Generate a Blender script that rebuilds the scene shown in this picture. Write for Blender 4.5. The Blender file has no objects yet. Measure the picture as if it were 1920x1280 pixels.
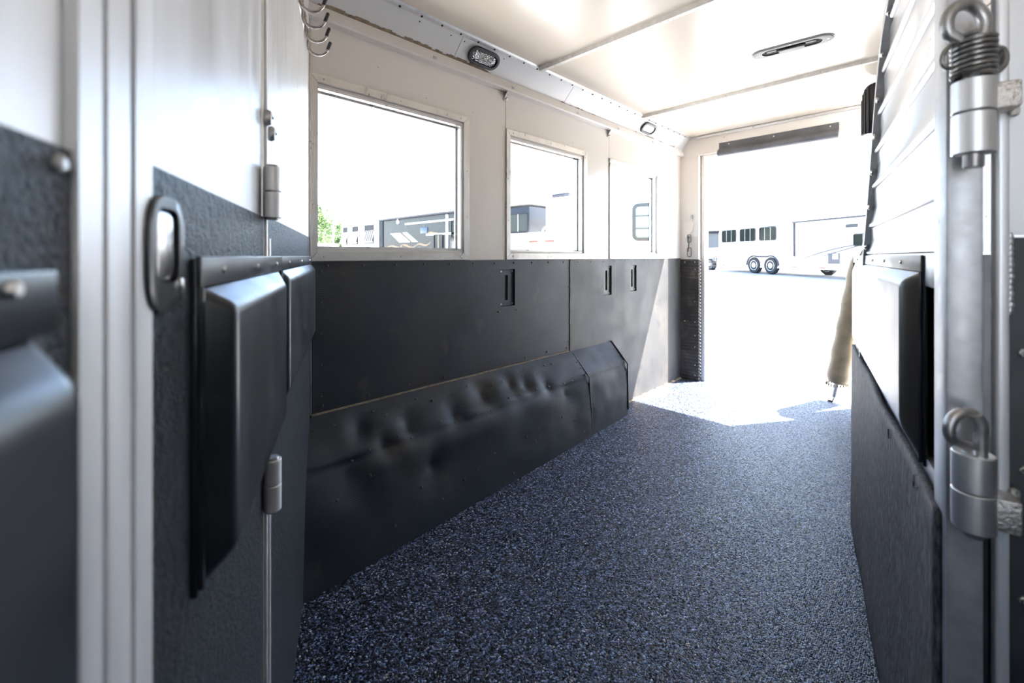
import bpy, bmesh, math, random
from mathutils import Vector, Matrix, noise
random.seed(7)
S = bpy.context.scene
COL = S.collection
R = math.radians

# ------------------------------------------------------------------ camera
cam = bpy.data.cameras.new('camera'); camo = bpy.data.objects.new('camera', cam); COL.objects.link(camo)
camo.location = (0, 0, 1.10); camo.rotation_euler = (R(90), 0, R(45.1))
cam.sensor_width = 36; cam.lens = 36 * 812 / 1920
cam.shift_y = -160 / 1920
cam.clip_start = 0.01; cam.clip_end = 500
cam.dof.use_dof = True; cam.dof.focus_distance = 2.1; cam.dof.aperture_fstop = 3.8
S.camera = camo

# ------------------------------------------------------------------ sky, sun, exposure
SUN_DIR = Vector((0.33, 0.50, 1.0)).normalized()
w = bpy.data.worlds.new('sky'); S.world = w; w.use_nodes = True
nt = w.node_tree; bgn = nt.nodes['Background']
sky = nt.nodes.new('ShaderNodeTexSky'); sky.sky_type = 'NISHITA'; sky.sun_disc = False
sky.sun_elevation = math.asin(SUN_DIR.z); sky.sun_rotation = math.atan2(SUN_DIR.x, SUN_DIR.y)
sky.dust_density = 1.5; sky.air_density = 1.0; sky.ozone_density = 1.0
nt.links.new(sky.outputs[0], bgn.inputs[0]); bgn.inputs[1].default_value = 0.50
sl = bpy.data.lights.new('sun', 'SUN'); slo = bpy.data.objects.new('sun', sl); COL.objects.link(slo)
sl.energy = 26.0; sl.angle = R(0.6); sl.color = (1.0, 0.975, 0.94)
slo.rotation_euler = SUN_DIR.to_track_quat('Z', 'Y').to_euler(); slo.location = (3, 8, 12)
vs = S.view_settings
S.display_settings.display_device = 'sRGB'
vs.view_transform = 'Standard'; vs.look = 'None'; vs.gamma = 1; vs.use_curve_mapping = False
vs.exposure = 1.45
S.cycles.max_bounces = 14; S.cycles.diffuse_bounces = 8; S.cycles.glossy_bounces = 6
S.cycles.transparent_max_bounces = 12; S.cycles.sample_clamp_indirect = 8
S.cycles.caustics_reflective = False; S.cycles.caustics_refractive = False
S.cycles.use_denoising = True

# ------------------------------------------------------------------ materials
def mat(name, col, rough=.5, metal=0., spec=.5, coat=0., coat_rough=.1, nz=None, bump=None, stain=None, aniso=None):
    """nz=(scale, amount, xyz stretch) colour mottling, bump=(scale, strength, dist, stretch), stain=(colour, scale, threshold, softness, stretch)"""
    m = bpy.data.materials.new(name); m.use_nodes = True
    t = m.node_tree; N = t.nodes; L = t.links
    p = N['Principled BSDF']
    p.inputs['Base Color'].default_value = (*col, 1); p.inputs['Roughness'].default_value = rough
    p.inputs['Metallic'].default_value = metal; p.inputs['Specular IOR Level'].default_value = spec
    p.inputs['Coat Weight'].default_value = coat; p.inputs['Coat Roughness'].default_value = coat_rough
    tc = N.new('ShaderNodeTexCoord')
    def coords(st):
        mp = N.new('ShaderNodeMapping'); mp.inputs['Scale'].default_value = st
        L.new(tc.outputs['Object'], mp.inputs[0]); return mp.outputs[0]
    out = None
    if nz:
        n = N.new('ShaderNodeTexNoise'); n.inputs['Scale'].default_value = nz[0]; n.inputs['Detail'].default_value = 6
        L.new(coords(nz[2] if len(nz) > 2 else (1, 1, 1)), n.inputs['Vector'])
        mx = N.new('ShaderNodeMix'); mx.data_type = 'RGBA'
        a = nz[1]
        mx.inputs[6].default_value = (*[max(0, c * (1 - a)) for c in col], 1); mx.inputs[7].default_value = (*[min(1, c * (1 + a)) for c in col], 1)
        rp = N.new('ShaderNodeMapRange'); rp.inputs[1].default_value = .3; rp.inputs[2].default_value = .7
        L.new(n.outputs[0], rp.inputs[0]); L.new(rp.outputs[0], mx.inputs[0]); out = mx.outputs[2]
        mr = N.new('ShaderNodeMapRange'); mr.inputs[1].default_value = .3; mr.inputs[2].default_value = .7
        mr.inputs[3].default_value = max(.03, rough - .08); mr.inputs[4].default_value = min(1, rough + .08)
        L.new(n.outputs[0], mr.inputs[0]); L.new(mr.outputs[0], p.inputs['Roughness'])
    for st in ([] if not stain else (stain if isinstance(stain, list) else [stain])):
        c2, sc, th, so, stre = st
        n = N.new('ShaderNodeTexNoise'); n.inputs['Scale'].default_value = sc; n.inputs['Detail'].default_value = 8; n.inputs['Roughness'].default_value = .62
        L.new(coords(stre), n.inputs['Vector'])
        rp = N.new('ShaderNodeMapRange'); rp.inputs[1].default_value = th; rp.inputs[2].default_value = th + so
        L.new(n.outputs[0], rp.inputs[0])
        mx = N.new('ShaderNodeMix'); mx.data_type = 'RGBA'
        if out: L.new(out, mx.inputs[6])
        else: mx.inputs[6].default_value = (*col, 1)
        mx.inputs[7].default_value = (*c2, 1); L.new(rp.outputs[0], mx.inputs[0]); out = mx.outputs[2]
    if out: L.new(out, p.inputs['Base Color'])
    hs = None
    for b in ([] if not bump else (bump if isinstance(bump, list) else [bump])):
        kind = b[4] if len(b) > 4 else 'noise'
        if kind == 'wave':
            n = N.new('ShaderNodeTexWave'); n.inputs['Scale'].default_value = b[0]; n.bands_direction = b[5]
            L.new(coords(b[3]), n.inputs['Vector']); h = n.outputs[1]
        elif kind == 'voro':
            n = N.new('ShaderNodeTexVoronoi'); n.inputs['Scale'].default_value = b[0]; L.new(coords(b[3]), n.inputs['Vector']); h = n.outputs[0]
        else:
            n = N.new('ShaderNodeTexNoise'); n.inputs['Scale'].default_value = b[0]; n.inputs['Detail'].default_value = 4
            L.new(coords(b[3] if len(b) > 3 else (1, 1, 1)), n.inputs['Vector']); h = n.outputs[0]
        bp = N.new('ShaderNodeBump'); bp.inputs['Strength'].default_value = b[1]; bp.inputs['Distance'].default_value = b[2]
        L.new(h, bp.inputs['Height'])
        if hs: L.new(hs, bp.inputs['Normal'])
        hs = bp.outputs[0]
    if hs: L.new(hs, p.inputs['Normal'])
    return m

def crumb_floor():
    m = bpy.data.materials.new('rubber crumb'); m.use_nodes = True
    t = m.node_tree; N = t.nodes; L = t.links; p = N['Principled BSDF']
    tc = N.new('ShaderNodeTexCoord')
    v = N.new('ShaderNodeTexVoronoi'); v.inputs['Scale'].default_value = 215; v.inputs['Randomness'].default_value = 1
    L.new(tc.outputs['Object'], v.inputs['Vector'])
    sp = N.new('ShaderNodeSeparateColor'); L.new(v.outputs['Color'], sp.inputs[0])
    cr = N.new('ShaderNodeValToRGB'); cr.color_ramp.interpolation = 'CONSTANT'
    E = cr.color_ramp.elements
    E[0].position = 0; E[0].color = (.003, .0045, .008, 1)
    E[1].position = .34; E[1].color = (.008, .0135, .026, 1)
    for pos, c in ((.54, (.022, .037, .076)), (.70, (.055, .090, .18)), (.82, (.12, .185, .345)), (.915, (.23, .31, .50)), (.968, (.42, .49, .62)), (.990, (.36, .31, .22))):
        e = E.new(pos); e.color = (*c, 1)
    L.new(sp.outputs[0], cr.inputs[0])
    nz = N.new('ShaderNodeTexNoise'); nz.inputs['Scale'].default_value = 2.2; nz.inputs['Detail'].default_value = 5
    L.new(tc.outputs['Object'], nz.inputs['Vector'])
    mr = N.new('ShaderNodeMapRange'); mr.inputs[1].default_value = .35; mr.inputs[2].default_value = .7; mr.inputs[3].default_value = 0; mr.inputs[4].default_value = .06
    L.new(nz.outputs[0], mr.inputs[0])
    mx = N.new('ShaderNodeMix'); mx.data_type = 'RGBA'; mx.inputs[7].default_value = (.22, .20, .17, 1)
    L.new(cr.outputs[0], mx.inputs[6]); L.new(mr.outputs[0], mx.inputs[0]); L.new(mx.outputs[2], p.inputs['Base Color'])
    p.inputs['Roughness'].default_value = .36; p.inputs['Specular IOR Level'].default_value = .34
    # facets: every crumb has a tilt of its own
    g = N.new('ShaderNodeNewGeometry')
    s1 = N.new('ShaderNodeVectorMath'); s1.operation = 'SUBTRACT'; s1.inputs[1].default_value = (.5, .5, .5); L.new(v.outputs['Color'], s1.inputs[0])
    s2 = N.new('ShaderNodeVectorMath'); s2.operation = 'SCALE'; s2.inputs['Scale'].default_value = 1.1; L.new(s1.outputs[0], s2.inputs[0])
    s3 = N.new('ShaderNodeVectorMath'); s3.operation = 'ADD'; L.new(g.outputs['Normal'], s3.inputs[0]); L.new(s2.outputs[0], s3.inputs[1])
    s4 = N.new('ShaderNodeVectorMath'); s4.operation = 'NORMALIZE'; L.new(s3.outputs[0], s4.inputs[0])
    bp = N.new('ShaderNodeBump'); bp.inputs['Strength'].default_value = .8; bp.inputs['Distance'].default_value = .004; bp.invert = True
    L.new(v.outputs['Distance'], bp.inputs['Height']); L.new(s4.outputs[0], bp.inputs['Normal']); L.new(bp.outputs[0], p.inputs['Normal'])
    return m

def glass(name, tint=(1, 1, 1), spec=1.0):
    m = bpy.data.materials.new(name); m.use_nodes = True
    t = m.node_tree; N = t.nodes; L = t.links; N.remove(N['Principled BSDF'])
    a = N.new('ShaderNodeBsdfTransparent'); a.inputs[0].default_value = (*tint, 1)
    b = N.new('ShaderNodeBsdfGlossy'); b.inputs['Roughness'].default_value = .02
    lw = N.new('ShaderNodeLayerWeight'); lw.inputs[0].default_value = .5
    pw = N.new('ShaderNodeMath'); pw.operation = 'POWER'; pw.inputs[1].default_value = 5; L.new(lw.outputs['Facing'], pw.inputs[0])
    f = N.new('ShaderNodeMath'); f.operation = 'MULTIPLY_ADD'; f.inputs[1].default_value = .35; f.inputs[2].default_value = .008; L.new(pw.outputs[0], f.inputs[0])
    x = N.new('ShaderNodeMixShader'); L.new(f.outputs[0], x.inputs[0]); L.new(a.outputs[0], x.inputs[1]); L.new(b.outputs[0], x.inputs[2])
    L.new(x.outputs[0], N['Material Output'].inputs[0]); return m

M = {}
M['skin'] = mat('white aluminium skin', (.78, .735, .68), .30, coat=.25, stain=[((.72, .68, .62), 2.2, .52, .35, (1, 1, .5)), ((.52, .49, .44), 60, .74, .04, (1, .4, 1))])
M['cove'] = mat('cove aluminium', (.73, .72, .71), .30, coat=.2, stain=((.50, .45, .38), 40, .74, .05, (1, .4, 1)))
M['ceiling'] = mat('cream ceiling', (.82, .715, .585), .24, coat=.5, coat_rough=.22)
M['rib'] = mat('roof rib aluminium', (.82, .78, .71), .42, metal=.1, nz=(30, .10), stain=((.40, .34, .26), 60, .62, .05, (1, 1, 1)))
M['alu'] = mat('brushed aluminium', (.76, .755, .75), .40, metal=.9, nz=(60, .07, (1, 1, .04)), bump=(180, .05, .001, (1, 1, .03)))
M['postalu'] = mat('door post aluminium', (.86, .86, .87), .42, metal=.45, nz=(60, .06, (1, 1, .04)))
M['hookmetal'] = mat('hook steel', (.40, .37, .34), .26, metal=1., nz=(60, .12))
M['frame'] = mat('window frame aluminium', (.62, .59, .555), .34, metal=.72, nz=(35, .08, (1, .5, .3)), stain=((.46, .43, .39), 18, .58, .2, (1, .5, .25)))
M['front'] = mat('front wall aluminium', (.76, .76, .77), .42, metal=.6, nz=(24, .06, (1, 1, .05)), stain=[((.50, .50, .52), 18, .66, .10, (1, 1, .06))])
M['scuffed'] = mat('scuffed aluminium', (.76, .75, .74), .42, metal=.6, nz=(20, .08, (1, 1, .15)), stain=[((.42, .42, .44), 14, .62, .10, (1, 1, .16)), ((.30, .29, .28), 46, .70, .04, (1, 1, .3))])
M['steel'] = mat('steel', (.72, .70, .67), .28, metal=1., nz=(60, .10))
M['dullsteel'] = mat('dull galvanised steel', (.46, .45, .44), .42, metal=.9, nz=(70, .15))
M['weld'] = mat('weld bead', (.60, .56, .52), .45, metal=.9, bump=(220, .8, .003))
M['mat'] = mat('rubber wall mat', (.020, .026, .035), .50, nz=(5, .28), bump=[(46, .16, .002, (1, 1, 1), 'wave', 'Z'), (30, .08, .003)],
               stain=[((.044, .038, .033), 3.0, .48, .34, (1, 1, .8)), ((.075, .062, .050), 9, .60, .22, (1, 1, .6)), ((.014, .015, .017), 5, .56, .20, (1, .8, 1))])
M['dustymat'] = mat('dusty rubber wall mat', (.050, .048, .047), .55, nz=(5, .25), bump=[(46, .16, .002, (1, 1, 1), 'wave', 'Z'), (30, .08, .003)],
               stain=[((.105, .090, .074), 3.5, .46, .30, (1, 1, .6)), ((.030, .030, .031), 6, .58, .16, (1, .8, 1))])
M['cover'] = mat('wheel well rubber', (.017, .0235, .033), .58, spec=.35, nz=(6, .25), bump=[(46, .12, .002, (1, 1, 1), 'wave', 'Z'), (22, .10, .004)],
                 stain=[((.048, .039, .031), 3.4, .50, .30, (1, 1, 1)), ((.05, .042, .034), 14, .62, .16, (1, 1, 1))])
M['dust'] = mat('dusty caulk', (.26, .205, .145), .9, nz=(40, .35))
M['carpet'] = mat('textured rubber lining', (.036, .045, .058), .36, spec=.65, nz=(240, .75), bump=[(300, 1.0, .012, (1, 1, 1)), (90, .6, .010)],
                  stain=((.08, .09, .11), 24, .64, .12, (1, 1, 1)))
M['dmat'] = mat('divider rubber mat', (.085, .083, .084), .68, spec=.25, nz=(130, .75, (1, 1, .35)), bump=[(160, .8, .006, (1, 1, .35))], stain=((.19, .18, .175), 60, .54, .14, (1, 1, .3)))
M['vinyl'] = mat('black vinyl', (.018, .021, .026), .36, coat=.35, coat_rough=.22, nz=(8, .3), bump=(5, .10, .010), stain=((.04, .045, .052), 12, .50, .35, (1, 1, .4)))
M['glarevinyl'] = mat('dusty glare-toned vinyl', (.085, .076, .066), .36, coat=.35, coat_rough=.30, nz=(7, .25), bump=(5, .08, .01))  # black vinyl with some dust; reflected glare is put into the paler colour
M['blackvinyl'] = mat('vinyl edge', (.018, .022, .03), .36, coat=.3, coat_rough=.25, nz=(8, .25))
M['ribrubber'] = mat('ribbed rubber', (.065, .058, .052), .62, nz=(12, .35), stain=((.20, .165, .125), 10, .56, .2, (1, 1, 1)))
M['blackrubber'] = mat('black rubber', (.03, .03, .032), .55, nz=(14, .25))
M['rolltop'] = mat('header rubber', (.10, .103, .115), .50, nz=(9, .3), stain=((.14, .12, .10), 9, .64, .12, (1, 1, 1)))
M['plastic'] = mat('black plastic', (.02, .02, .022), .35)
M['lens'] = mat('clear lamp lens', (.34, .34, .335), .14, metal=.8, spec=.8, coat=.6, bump=(130, 1.0, .006, (1, 1, 1), 'voro'))
M['frost'] = mat('frosted lamp lens', (.88, .87, .84), .25, coat=.4)
M['latch'] = mat('black latch plate', (.035, .036, .04), .34, metal=.1, coat=.3, nz=(20, .3))
M['chrome'] = mat('worn chrome paddle', (.62, .60, .60), .22, metal=1., nz=(25, .15))
M['darksteel'] = mat('dark rusty steel', (.07, .068, .068), .45, metal=.4, nz=(30, .4))
M['ventmetal'] = mat('dull vent metal', (.13, .122, .115), .5, metal=.3, nz=(40, .25))
M['ventdark'] = mat('brown vent lever', (.10, .085, .07), .5, nz=(40, .25))
M['channel'] = mat('grey painted channel', (.74, .74, .75), .45, nz=(30, .12))
M['springsteel'] = mat('dark spring steel', (.24, .23, .22), .36, metal=.8, nz=(90, .2))
M['dark'] = mat('dark recess', (.012, .012, .013), .7)
M['floor'] = crumb_floor()
M['canvas'] = mat('tan canvas sleeve', (.19, .145, .085), .60, nz=(14, .25), bump=(60, .2, .002))
M['tube'] = mat('post steel tube', (.60, .605, .62), .48, metal=.7, nz=(50, .12), stain=((.36, .35, .35), 40, .68, .05, (1, 1, .4)))
M['slat'] = mat('white slat aluminium', (.64, .65, .66), .32, metal=.55, nz=(12, .04, (.1, .1, 1)), stain=((.50, .44, .38), 50, .74, .03, (1, 1, 1)))
M['gframe'] = mat('grey channel', (.42, .42, .43), .42, metal=.5, nz=(30, .12))
M['glass'] = glass('window glass')
M['gravel'] = mat('pale gravel lot', (.385, .385, .385), .9, nz=(3, .12), bump=(30, .5, .02), stain=((.28, .275, .27), 18, .66, .10, (1, 1, 1)))
M['white'] = mat('white trailer paint', (.82, .82, .82), .30, coat=.4, nz=(1, .02))
M['charcoal'] = mat('charcoal trailer paint', (.022, .024, .028), .22, spec=.25, coat=.08, coat_rough=.08, nz=(1.2, .1))
M['navy'] = mat('dark corner trim', (.009, .011, .016), .5, spec=.2, nz=(4, .1))
M['darkglass'] = mat('tinted window glass', (.015, .018, .018), .06, spec=.3, nz=(1, .1))
M['reflectglass'] = mat('glass with painted reflection', (.13, .15, .15), .08, spec=.5, nz=(1, .2))  # paler base stands for reflected sky and the light interior behind the pane
M['gold'] = mat('gold scroll paint', (.16, .095, .035), .4, nz=(3, .1))
M['greyline'] = mat('grey stripe paint', (.065, .068, .082), .4, nz=(3, .1))
M['awning'] = mat('grey awning metal', (.042, .043, .052), .4, metal=.4, nz=(4, .1))
M['tyre'] = mat('tyre rubber', (.018, .020, .023), .8, nz=(20, .2))
M['rim'] = mat('polished wheel', (.80, .80, .80), .25, metal=.7, nz=(10, .1))
M['red'] = mat('red reflector', (.28, .035, .016), .3, nz=(10, .1))
M['blue'] = mat('blue screen cover', (.035, .06, .11), .35, nz=(5, .1))
M['leaf'] = mat('leaf green', (.07, .13, .03), .6, nz=(1.5, .45))
M['leaf2'] = mat('dark leaf green', (.03, .065, .018), .6, nz=(1.5, .4))
M['bark'] = mat('bark', (.14, .10, .07), .9, nz=(8, .3))
M['shed'] = mat('grey shed metal', (.06, .068, .078), .5, nz=(2, .1), bump=(8, .3, .02, (1, 1, 1), 'wave', 'X'))
M['beige'] = mat('beige plastic cover', (.16, .145, .125), .5, nz=(4, .1))

# ------------------------------------------------------------------ mesh builder
class MB:
    def __init__(s): s.bm = bmesh.new()
    def poly(s, pts, faces):
        v = [s.bm.verts.new(p) for p in pts]
        for f in faces:
            try: s.bm.faces.new([v[i] for i in f])
            except ValueError: pass
        return v
    def bx(s, x0, x1, y0, y1, z0, z1, bev=0, seg=2):
        if bev:
            b = bmesh.new(); o = MB.__new__(MB); o.bm = b; o.bx(x0, x1, y0, y1, z0, z1)
            bmesh.ops.recalc_face_normals(b, faces=b.faces)
            bmesh.ops.bevel(b, geom=list(b.edges), offset=bev, segments=seg, profile=.5, affect='EDGES')
            s.join(b); return s
        P = [(x, y, z) for z in (z0, z1) for y in (y0, y1) for x in (x0, x1)]
        s.poly(P, [(0, 2, 3, 1), (4, 5, 7, 6), (0, 1, 5, 4), (2, 6, 7, 3), (0, 4, 6, 2), (1, 3, 7, 5)]); return s
    def join(s, b):
        m = bpy.data.meshes.new('tmp'); b.to_mesh(m); b.free(); s.bm.from_mesh(m); bpy.data.meshes.remove(m)
    def hull8(s, P, bev=0, seg=3):
        """P: back ring of 4 then front ring of 4"""
        F = [(3, 2, 1, 0), (4, 5, 6, 7), (0, 1, 5, 4), (1, 2, 6, 5), (2, 3, 7, 6), (3, 0, 4, 7)]
        b = bmesh.new(); v = [b.verts.new(p) for p in P]
        for f in F: b.faces.new([v[i] for i in f])
        bmesh.ops.recalc_face_normals(b, faces=b.faces)
        if bev:
            ed = [e for e in b.edges if not (e.verts[0].index in range(4) and e.verts[1].index in range(4))]
            b.verts.index_update()
            fr = set(v[4:])
            ed = [e for e in b.edges if e.verts[0] in fr or e.verts[1] in fr]
            bmesh.ops.bevel(b, geom=ed, offset=bev, segments=seg, profile=.5, affect='EDGES')
        s.join(b); return s
    def prism(s, pts, d):
        """closed polygon (3-D points) swept along vector d"""
        n = len(pts); d = Vector(d); P = [Vector(p) for p in pts]; P += [p + d for p in P]
        s.poly(P, [tuple(range(n))[::-1], tuple(range(n, 2 * n))] + [(i, (i + 1) % n, n + (i + 1) % n, n + i) for i in range(n)]); return s
    def tube(s, pts, r, n=10, cap=True):
        P = [Vector(p) for p in pts]; rings = []
        rr = r if isinstance(r, (list, tuple)) else [r] * len(P)
        up = None
        for i, p in enumerate(P):
            t = (P[min(i + 1, len(P) - 1)] - P[max(i - 1, 0)]).normalized()
            if up is None: up = t.orthogonal().normalized()
            up = (up - t * up.dot(t)).normalized(); bi = t.cross(up)
            rings.append([s.bm.verts.new(p + (up * math.cos(a) + bi * math.sin(a)) * rr[i]) for a in [2 * math.pi * k / n for k in range(n)]])
        for a, b in zip(rings, rings[1:]):
            for k in range(n): s.bm.faces.new([a[k], a[(k + 1) % n], b[(k + 1) % n], b[k]])
        if cap: s.bm.faces.new(rings[0][::-1]); s.bm.faces.new(rings[-1])
        return s
    def lathe(s, prof, n=24, o=(0, 0, 0), ax='Z'):
        rings = []
        for r, h in prof:
            ring = []
            for k in range(n):
                a = 2 * math.pi * k / n; x, y = r * math.cos(a), r * math.sin(a)
                p = {'Z': (x, y, h), 'Y': (x, h, y), 'X': (h, x, y)}[ax]
                ring.append(s.bm.verts.new((p[0] + o[0], p[1] + o[1], p[2] + o[2])))
            rings.append(ring)
        for a, b in zip(rings, rings[1:]):
            for k in range(n): s.bm.faces.new([a[k], a[(k + 1) % n], b[(k + 1) % n], b[k]])
        s.bm.faces.new(rings[0][::-1]); s.bm.faces.new(rings[-1]); return s
    def screw(s, p, nrm, r=.004, h=.002, n=8):
        p = Vector(p); nrm = Vector(nrm).normalized(); u = nrm.orthogonal().normalized(); v = nrm.cross(u)
        rings = []
        for rr, hh in ((r, -.0005), (r * .95, h * .5), (r * .55, h)):
            rings.append([s.bm.verts.new(p + nrm * hh + (u * math.cos(a) + v * math.sin(a)) * rr) for a in [2 * math.pi * k / n for k in range(n)]])
        for a, b in zip(rings, rings[1:]):
            for k in range(n): s.bm.faces.new([a[k], a[(k + 1) % n], b[(k + 1) % n], b[k]])
        s.bm.faces.new(rings[-1]); return s
    def sheet(s, y0, y1, z0, z1, x0, x1, holes):
        """slab between x0 and x1 in the y-z plane, with rectangular holes (y0,y1,z0,z1)"""
        ys = sorted({y0, y1, *[h[0] for h in holes], *[h[1] for h in holes]}); zs = sorted({z0, z1, *[h[2] for h in holes], *[h[3] for h in holes]})
        ys = [y for y in ys if y0 <= y <= y1]; zs = [z for z in zs if z0 <= z <= z1]
        solid = lambda i, j: 0 <= i < len(ys) - 1 and 0 <= j < len(zs) - 1 and not any(h[0] <= (ys[i] + ys[i + 1]) / 2 <= h[1] and h[2] <= (zs[j] + zs[j + 1]) / 2 <= h[3] for h in holes)
        V = {}
        def vt(i, j, x):
            k = (i, j, x)
            if k not in V: V[k] = s.bm.verts.new((x, ys[i], zs[j]))
            return V[k]
        for i in range(len(ys) - 1):
            for j in range(len(zs) - 1):
                if not solid(i, j): continue
                s.bm.faces.new([vt(i, j, x1), vt(i + 1, j, x1), vt(i + 1, j + 1, x1), vt(i, j + 1, x1)])
                s.bm.faces.new([vt(i, j, x0), vt(i, j + 1, x0), vt(i + 1, j + 1, x0), vt(i + 1, j, x0)])
                for a, b, di, dj in (((i, j), (i + 1, j), 0, -1), ((i, j + 1), (i + 1, j + 1), 0, 1), ((i, j), (i, j + 1), -1, 0), ((i + 1, j), (i + 1, j + 1), 1, 0)):
                    if not solid(i + di, j + dj): s.bm.faces.new([vt(*a, x0), vt(*b, x0), vt(*b, x1), vt(*a, x1)])
        return s
    def build(s, name, m, parent=None, smooth=35, loc=None):
        bmesh.ops.recalc_face_normals(s.bm, faces=s.bm.faces)
        me = bpy.data.meshes.new(name); s.bm.to_mesh(me); s.bm.free()
        me.materials.append(M[m] if isinstance(m, str) else m)
        if smooth:
            me.shade_smooth(); me.set_sharp_from_angle(angle=R(smooth))
        o = bpy.data.objects.new(name, me); COL.objects.link(o)
        if parent: o.parent = parent
        if loc: o.location = loc
        return o

def tag(o, label=None, cat=None, group=None, kind=None):
    if label: o['label'] = label
    if cat: o['category'] = cat
    if group: o['group'] = group
    if kind: o['kind'] = kind
    return o
def thing(name, label, cat, loc=(0, 0, 0), rz=0, group=None, kind=None):
    o = bpy.data.objects.new(name, None); COL.objects.link(o); o.empty_display_size = .1
    o.location = loc; o.rotation_euler = (0, 0, rz); return tag(o, label, cat, group, kind)
def copy_tree(o, parent=None):
    c = o.copy(); COL.objects.link(c)
    if parent: c.parent = parent
    for ch in list(o.children): copy_tree(ch, c)
    return c
def curve(*c, n=16):
    out = []
    for k in range(n + 1):
        t = k / n; p = [Vector((*q, 0)) for q in c]
        while len(p) > 1: p = [a.lerp(b_, t) for a, b_ in zip(p, p[1:])]
        out.append((p[0].x, p[0].y))
    return out
def stuff(o): o['kind'] = 'stuff'; return o

W = -1.70            # inner face of the window wall
ZC = 2.15            # ceiling
YR = 3.84            # rear wall inner face
# frame of the slanted front wall: x' = along it towards the camera, y' = into the trailer
P0 = (-1.70, .612); U = (.9134, -.4071); NS = (.4071, .9134); RZ = math.atan2(U[1], U[0])
def SW(t, o, z=0): return Vector((P0[0] + U[0] * t + NS[0] * o, P0[1] + U[1] * t + NS[1] * o, z))
# frame of the swung-back divider: x' = towards the camera, y' = away from the stall
PD = (-.255, 2.22); DD = (.187, -.9824); RD = math.atan2(DD[1], DD[0])

# ================================================================== FLOOR, CEILING
fl = thing('floor', 'black and blue speckled rubber crumb floor', 'floor', kind='structure')
MB().bx(-1.75, 1.0, -1.2, 4.02, -.06, 0).build('crumb_layer', 'floor', fl)
MB().bx(-1.75, 1.0, -1.2, 4.05, -.16, -.06).build('floor_base', 'alu', fl)
MB().bx(-1.62, 1.0, 4.02, 4.06, -.14, -.004, .004).build('sill', 'alu', fl)

ce = thing('ceiling', 'cream ceiling of smooth panels between aluminium ribs', 'ceiling', kind='structure')
for y0, y1 in ((-1.2, .60), (.60, 1.812), (1.815, 2.972), (2.975, YR)):
    MB().bx(-1.62, 1.0, y0, y1, ZC, ZC + .02).build('panel', 'ceiling', ce)
MB().bx(-1.80, 1.05, -1.25, 4.02, ZC + .02, ZC + .07).build('roof_skin', 'white', ce)
for i, y in enumerate((1.822, 2.985)):
    b = MB(); b.prism([(-1.60, y - .020, ZC), (-1.60, y - .013, ZC - .02), (-1.60, y + .011, ZC - .02), (-1.60, y + .020, ZC)], (2.6, 0, 0))
    o = b.build('trim_%d' % (i + 1), 'rib')
    tag(o, ('wider aluminium roof rib running across the ceiling nearest the camera', 'roof rib running across the ceiling just behind the oval vent handle')[i], 'trim', kind='structure')

# ================================================================== WINDOW WALL
WIN = [(.610, 1.387, 1.082, 1.797), (1.647, 2.398, 1.082, 1.797), (2.672, 3.424, 1.082, 1.797)]
HOLES = [(a + .032, b - .045, c + .045, d - .048) for a, b, c, d in WIN]
SLOT = [(1.605, 1.715, .826, 1.028), (2.600, 2.700, .824, 1.031), (2.957, 3.052, .832, 1.030)]
wl = thing('wall_left', 'white aluminium window wall with black rubber mats below', 'wall', kind='structure')
b = MB(); b.sheet(.50, 4.0, 0, 2.22, W - .06, W - .02, HOLES); b.build('outer_skin', 'white', wl)
for y0, y1, h in ((.60, 1.6435, HOLES[0]), (1.6465, 2.670, HOLES[1]), (2.673, YR + .01, HOLES[2])):
    b = MB(); b.sheet(y0, y1, 1.080, 2.06, W - .02, W, [h]); b.build('skin_panel', 'skin', wl)
b = MB(); b.sheet(.56, 2.2125, 0, 1.080, W - .02, W + .002, [SLOT[0]]); b.build('rubber_mat', 'mat', wl)
b = MB(); b.sheet(2.2155, YR, 0, 1.080, W - .02, W + .004, SLOT[1:]); b.build('rubber_mat', 'dustymat', wl)
b = MB()
for k in range(22): b.screw((W + .004, .68 + k * .147, 1.062), (1, 0, 0), .0055)
for k in range(9): b.screw((W + .004, .66 + k * .19, .525 + random.uniform(-.006, .006)), (1, 0, 0), .006)
for k in range(5): b.screw((W + .004, 2.20, .56 + k * .115), (1, 0, 0), .005); b.screw((W + .004, .655, .56 + k * .12), (1, 0, 0), .005)
for y in (1.59, 1.73): b.screw((W + .004, y, .80), (1, 0, 0), .005)
stuff(b.build('mat_screw', 'darksteel', wl))
b = MB()
for k in range(12): b.screw((W, .9 + k * .26 + random.uniform(-.05, .05), random.choice((1.9, 1.86, 1.83))), (1, 0, 0), .003, .001)
stuff(b.build('rivet', 'dullsteel', wl))
MB().bx(W, W + .008, .61, 2.2, .492, .500).build('dust_line', 'dust', wl)
MB().bx(W, W + .006, 2.212, 2.2165, .49, 1.078).build('seam_strip', 'dust', wl)
b = MB(); n = 24
for k in range(n):   # uneven caulk where mat meets floor
    y0, y1 = 2.72 + k * 1.12 / n, 2.72 + (k + 1) * 1.12 / n; hh = .010 + .006 * math.sin(k * 2.3)
    b.prism([(W, y0, 0), (W + .018, y0, 0), (W, y0, hh)], (0, y1 - y0, 0))
stuff(b.build('floor_caulk', 'dust', wl))

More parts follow.
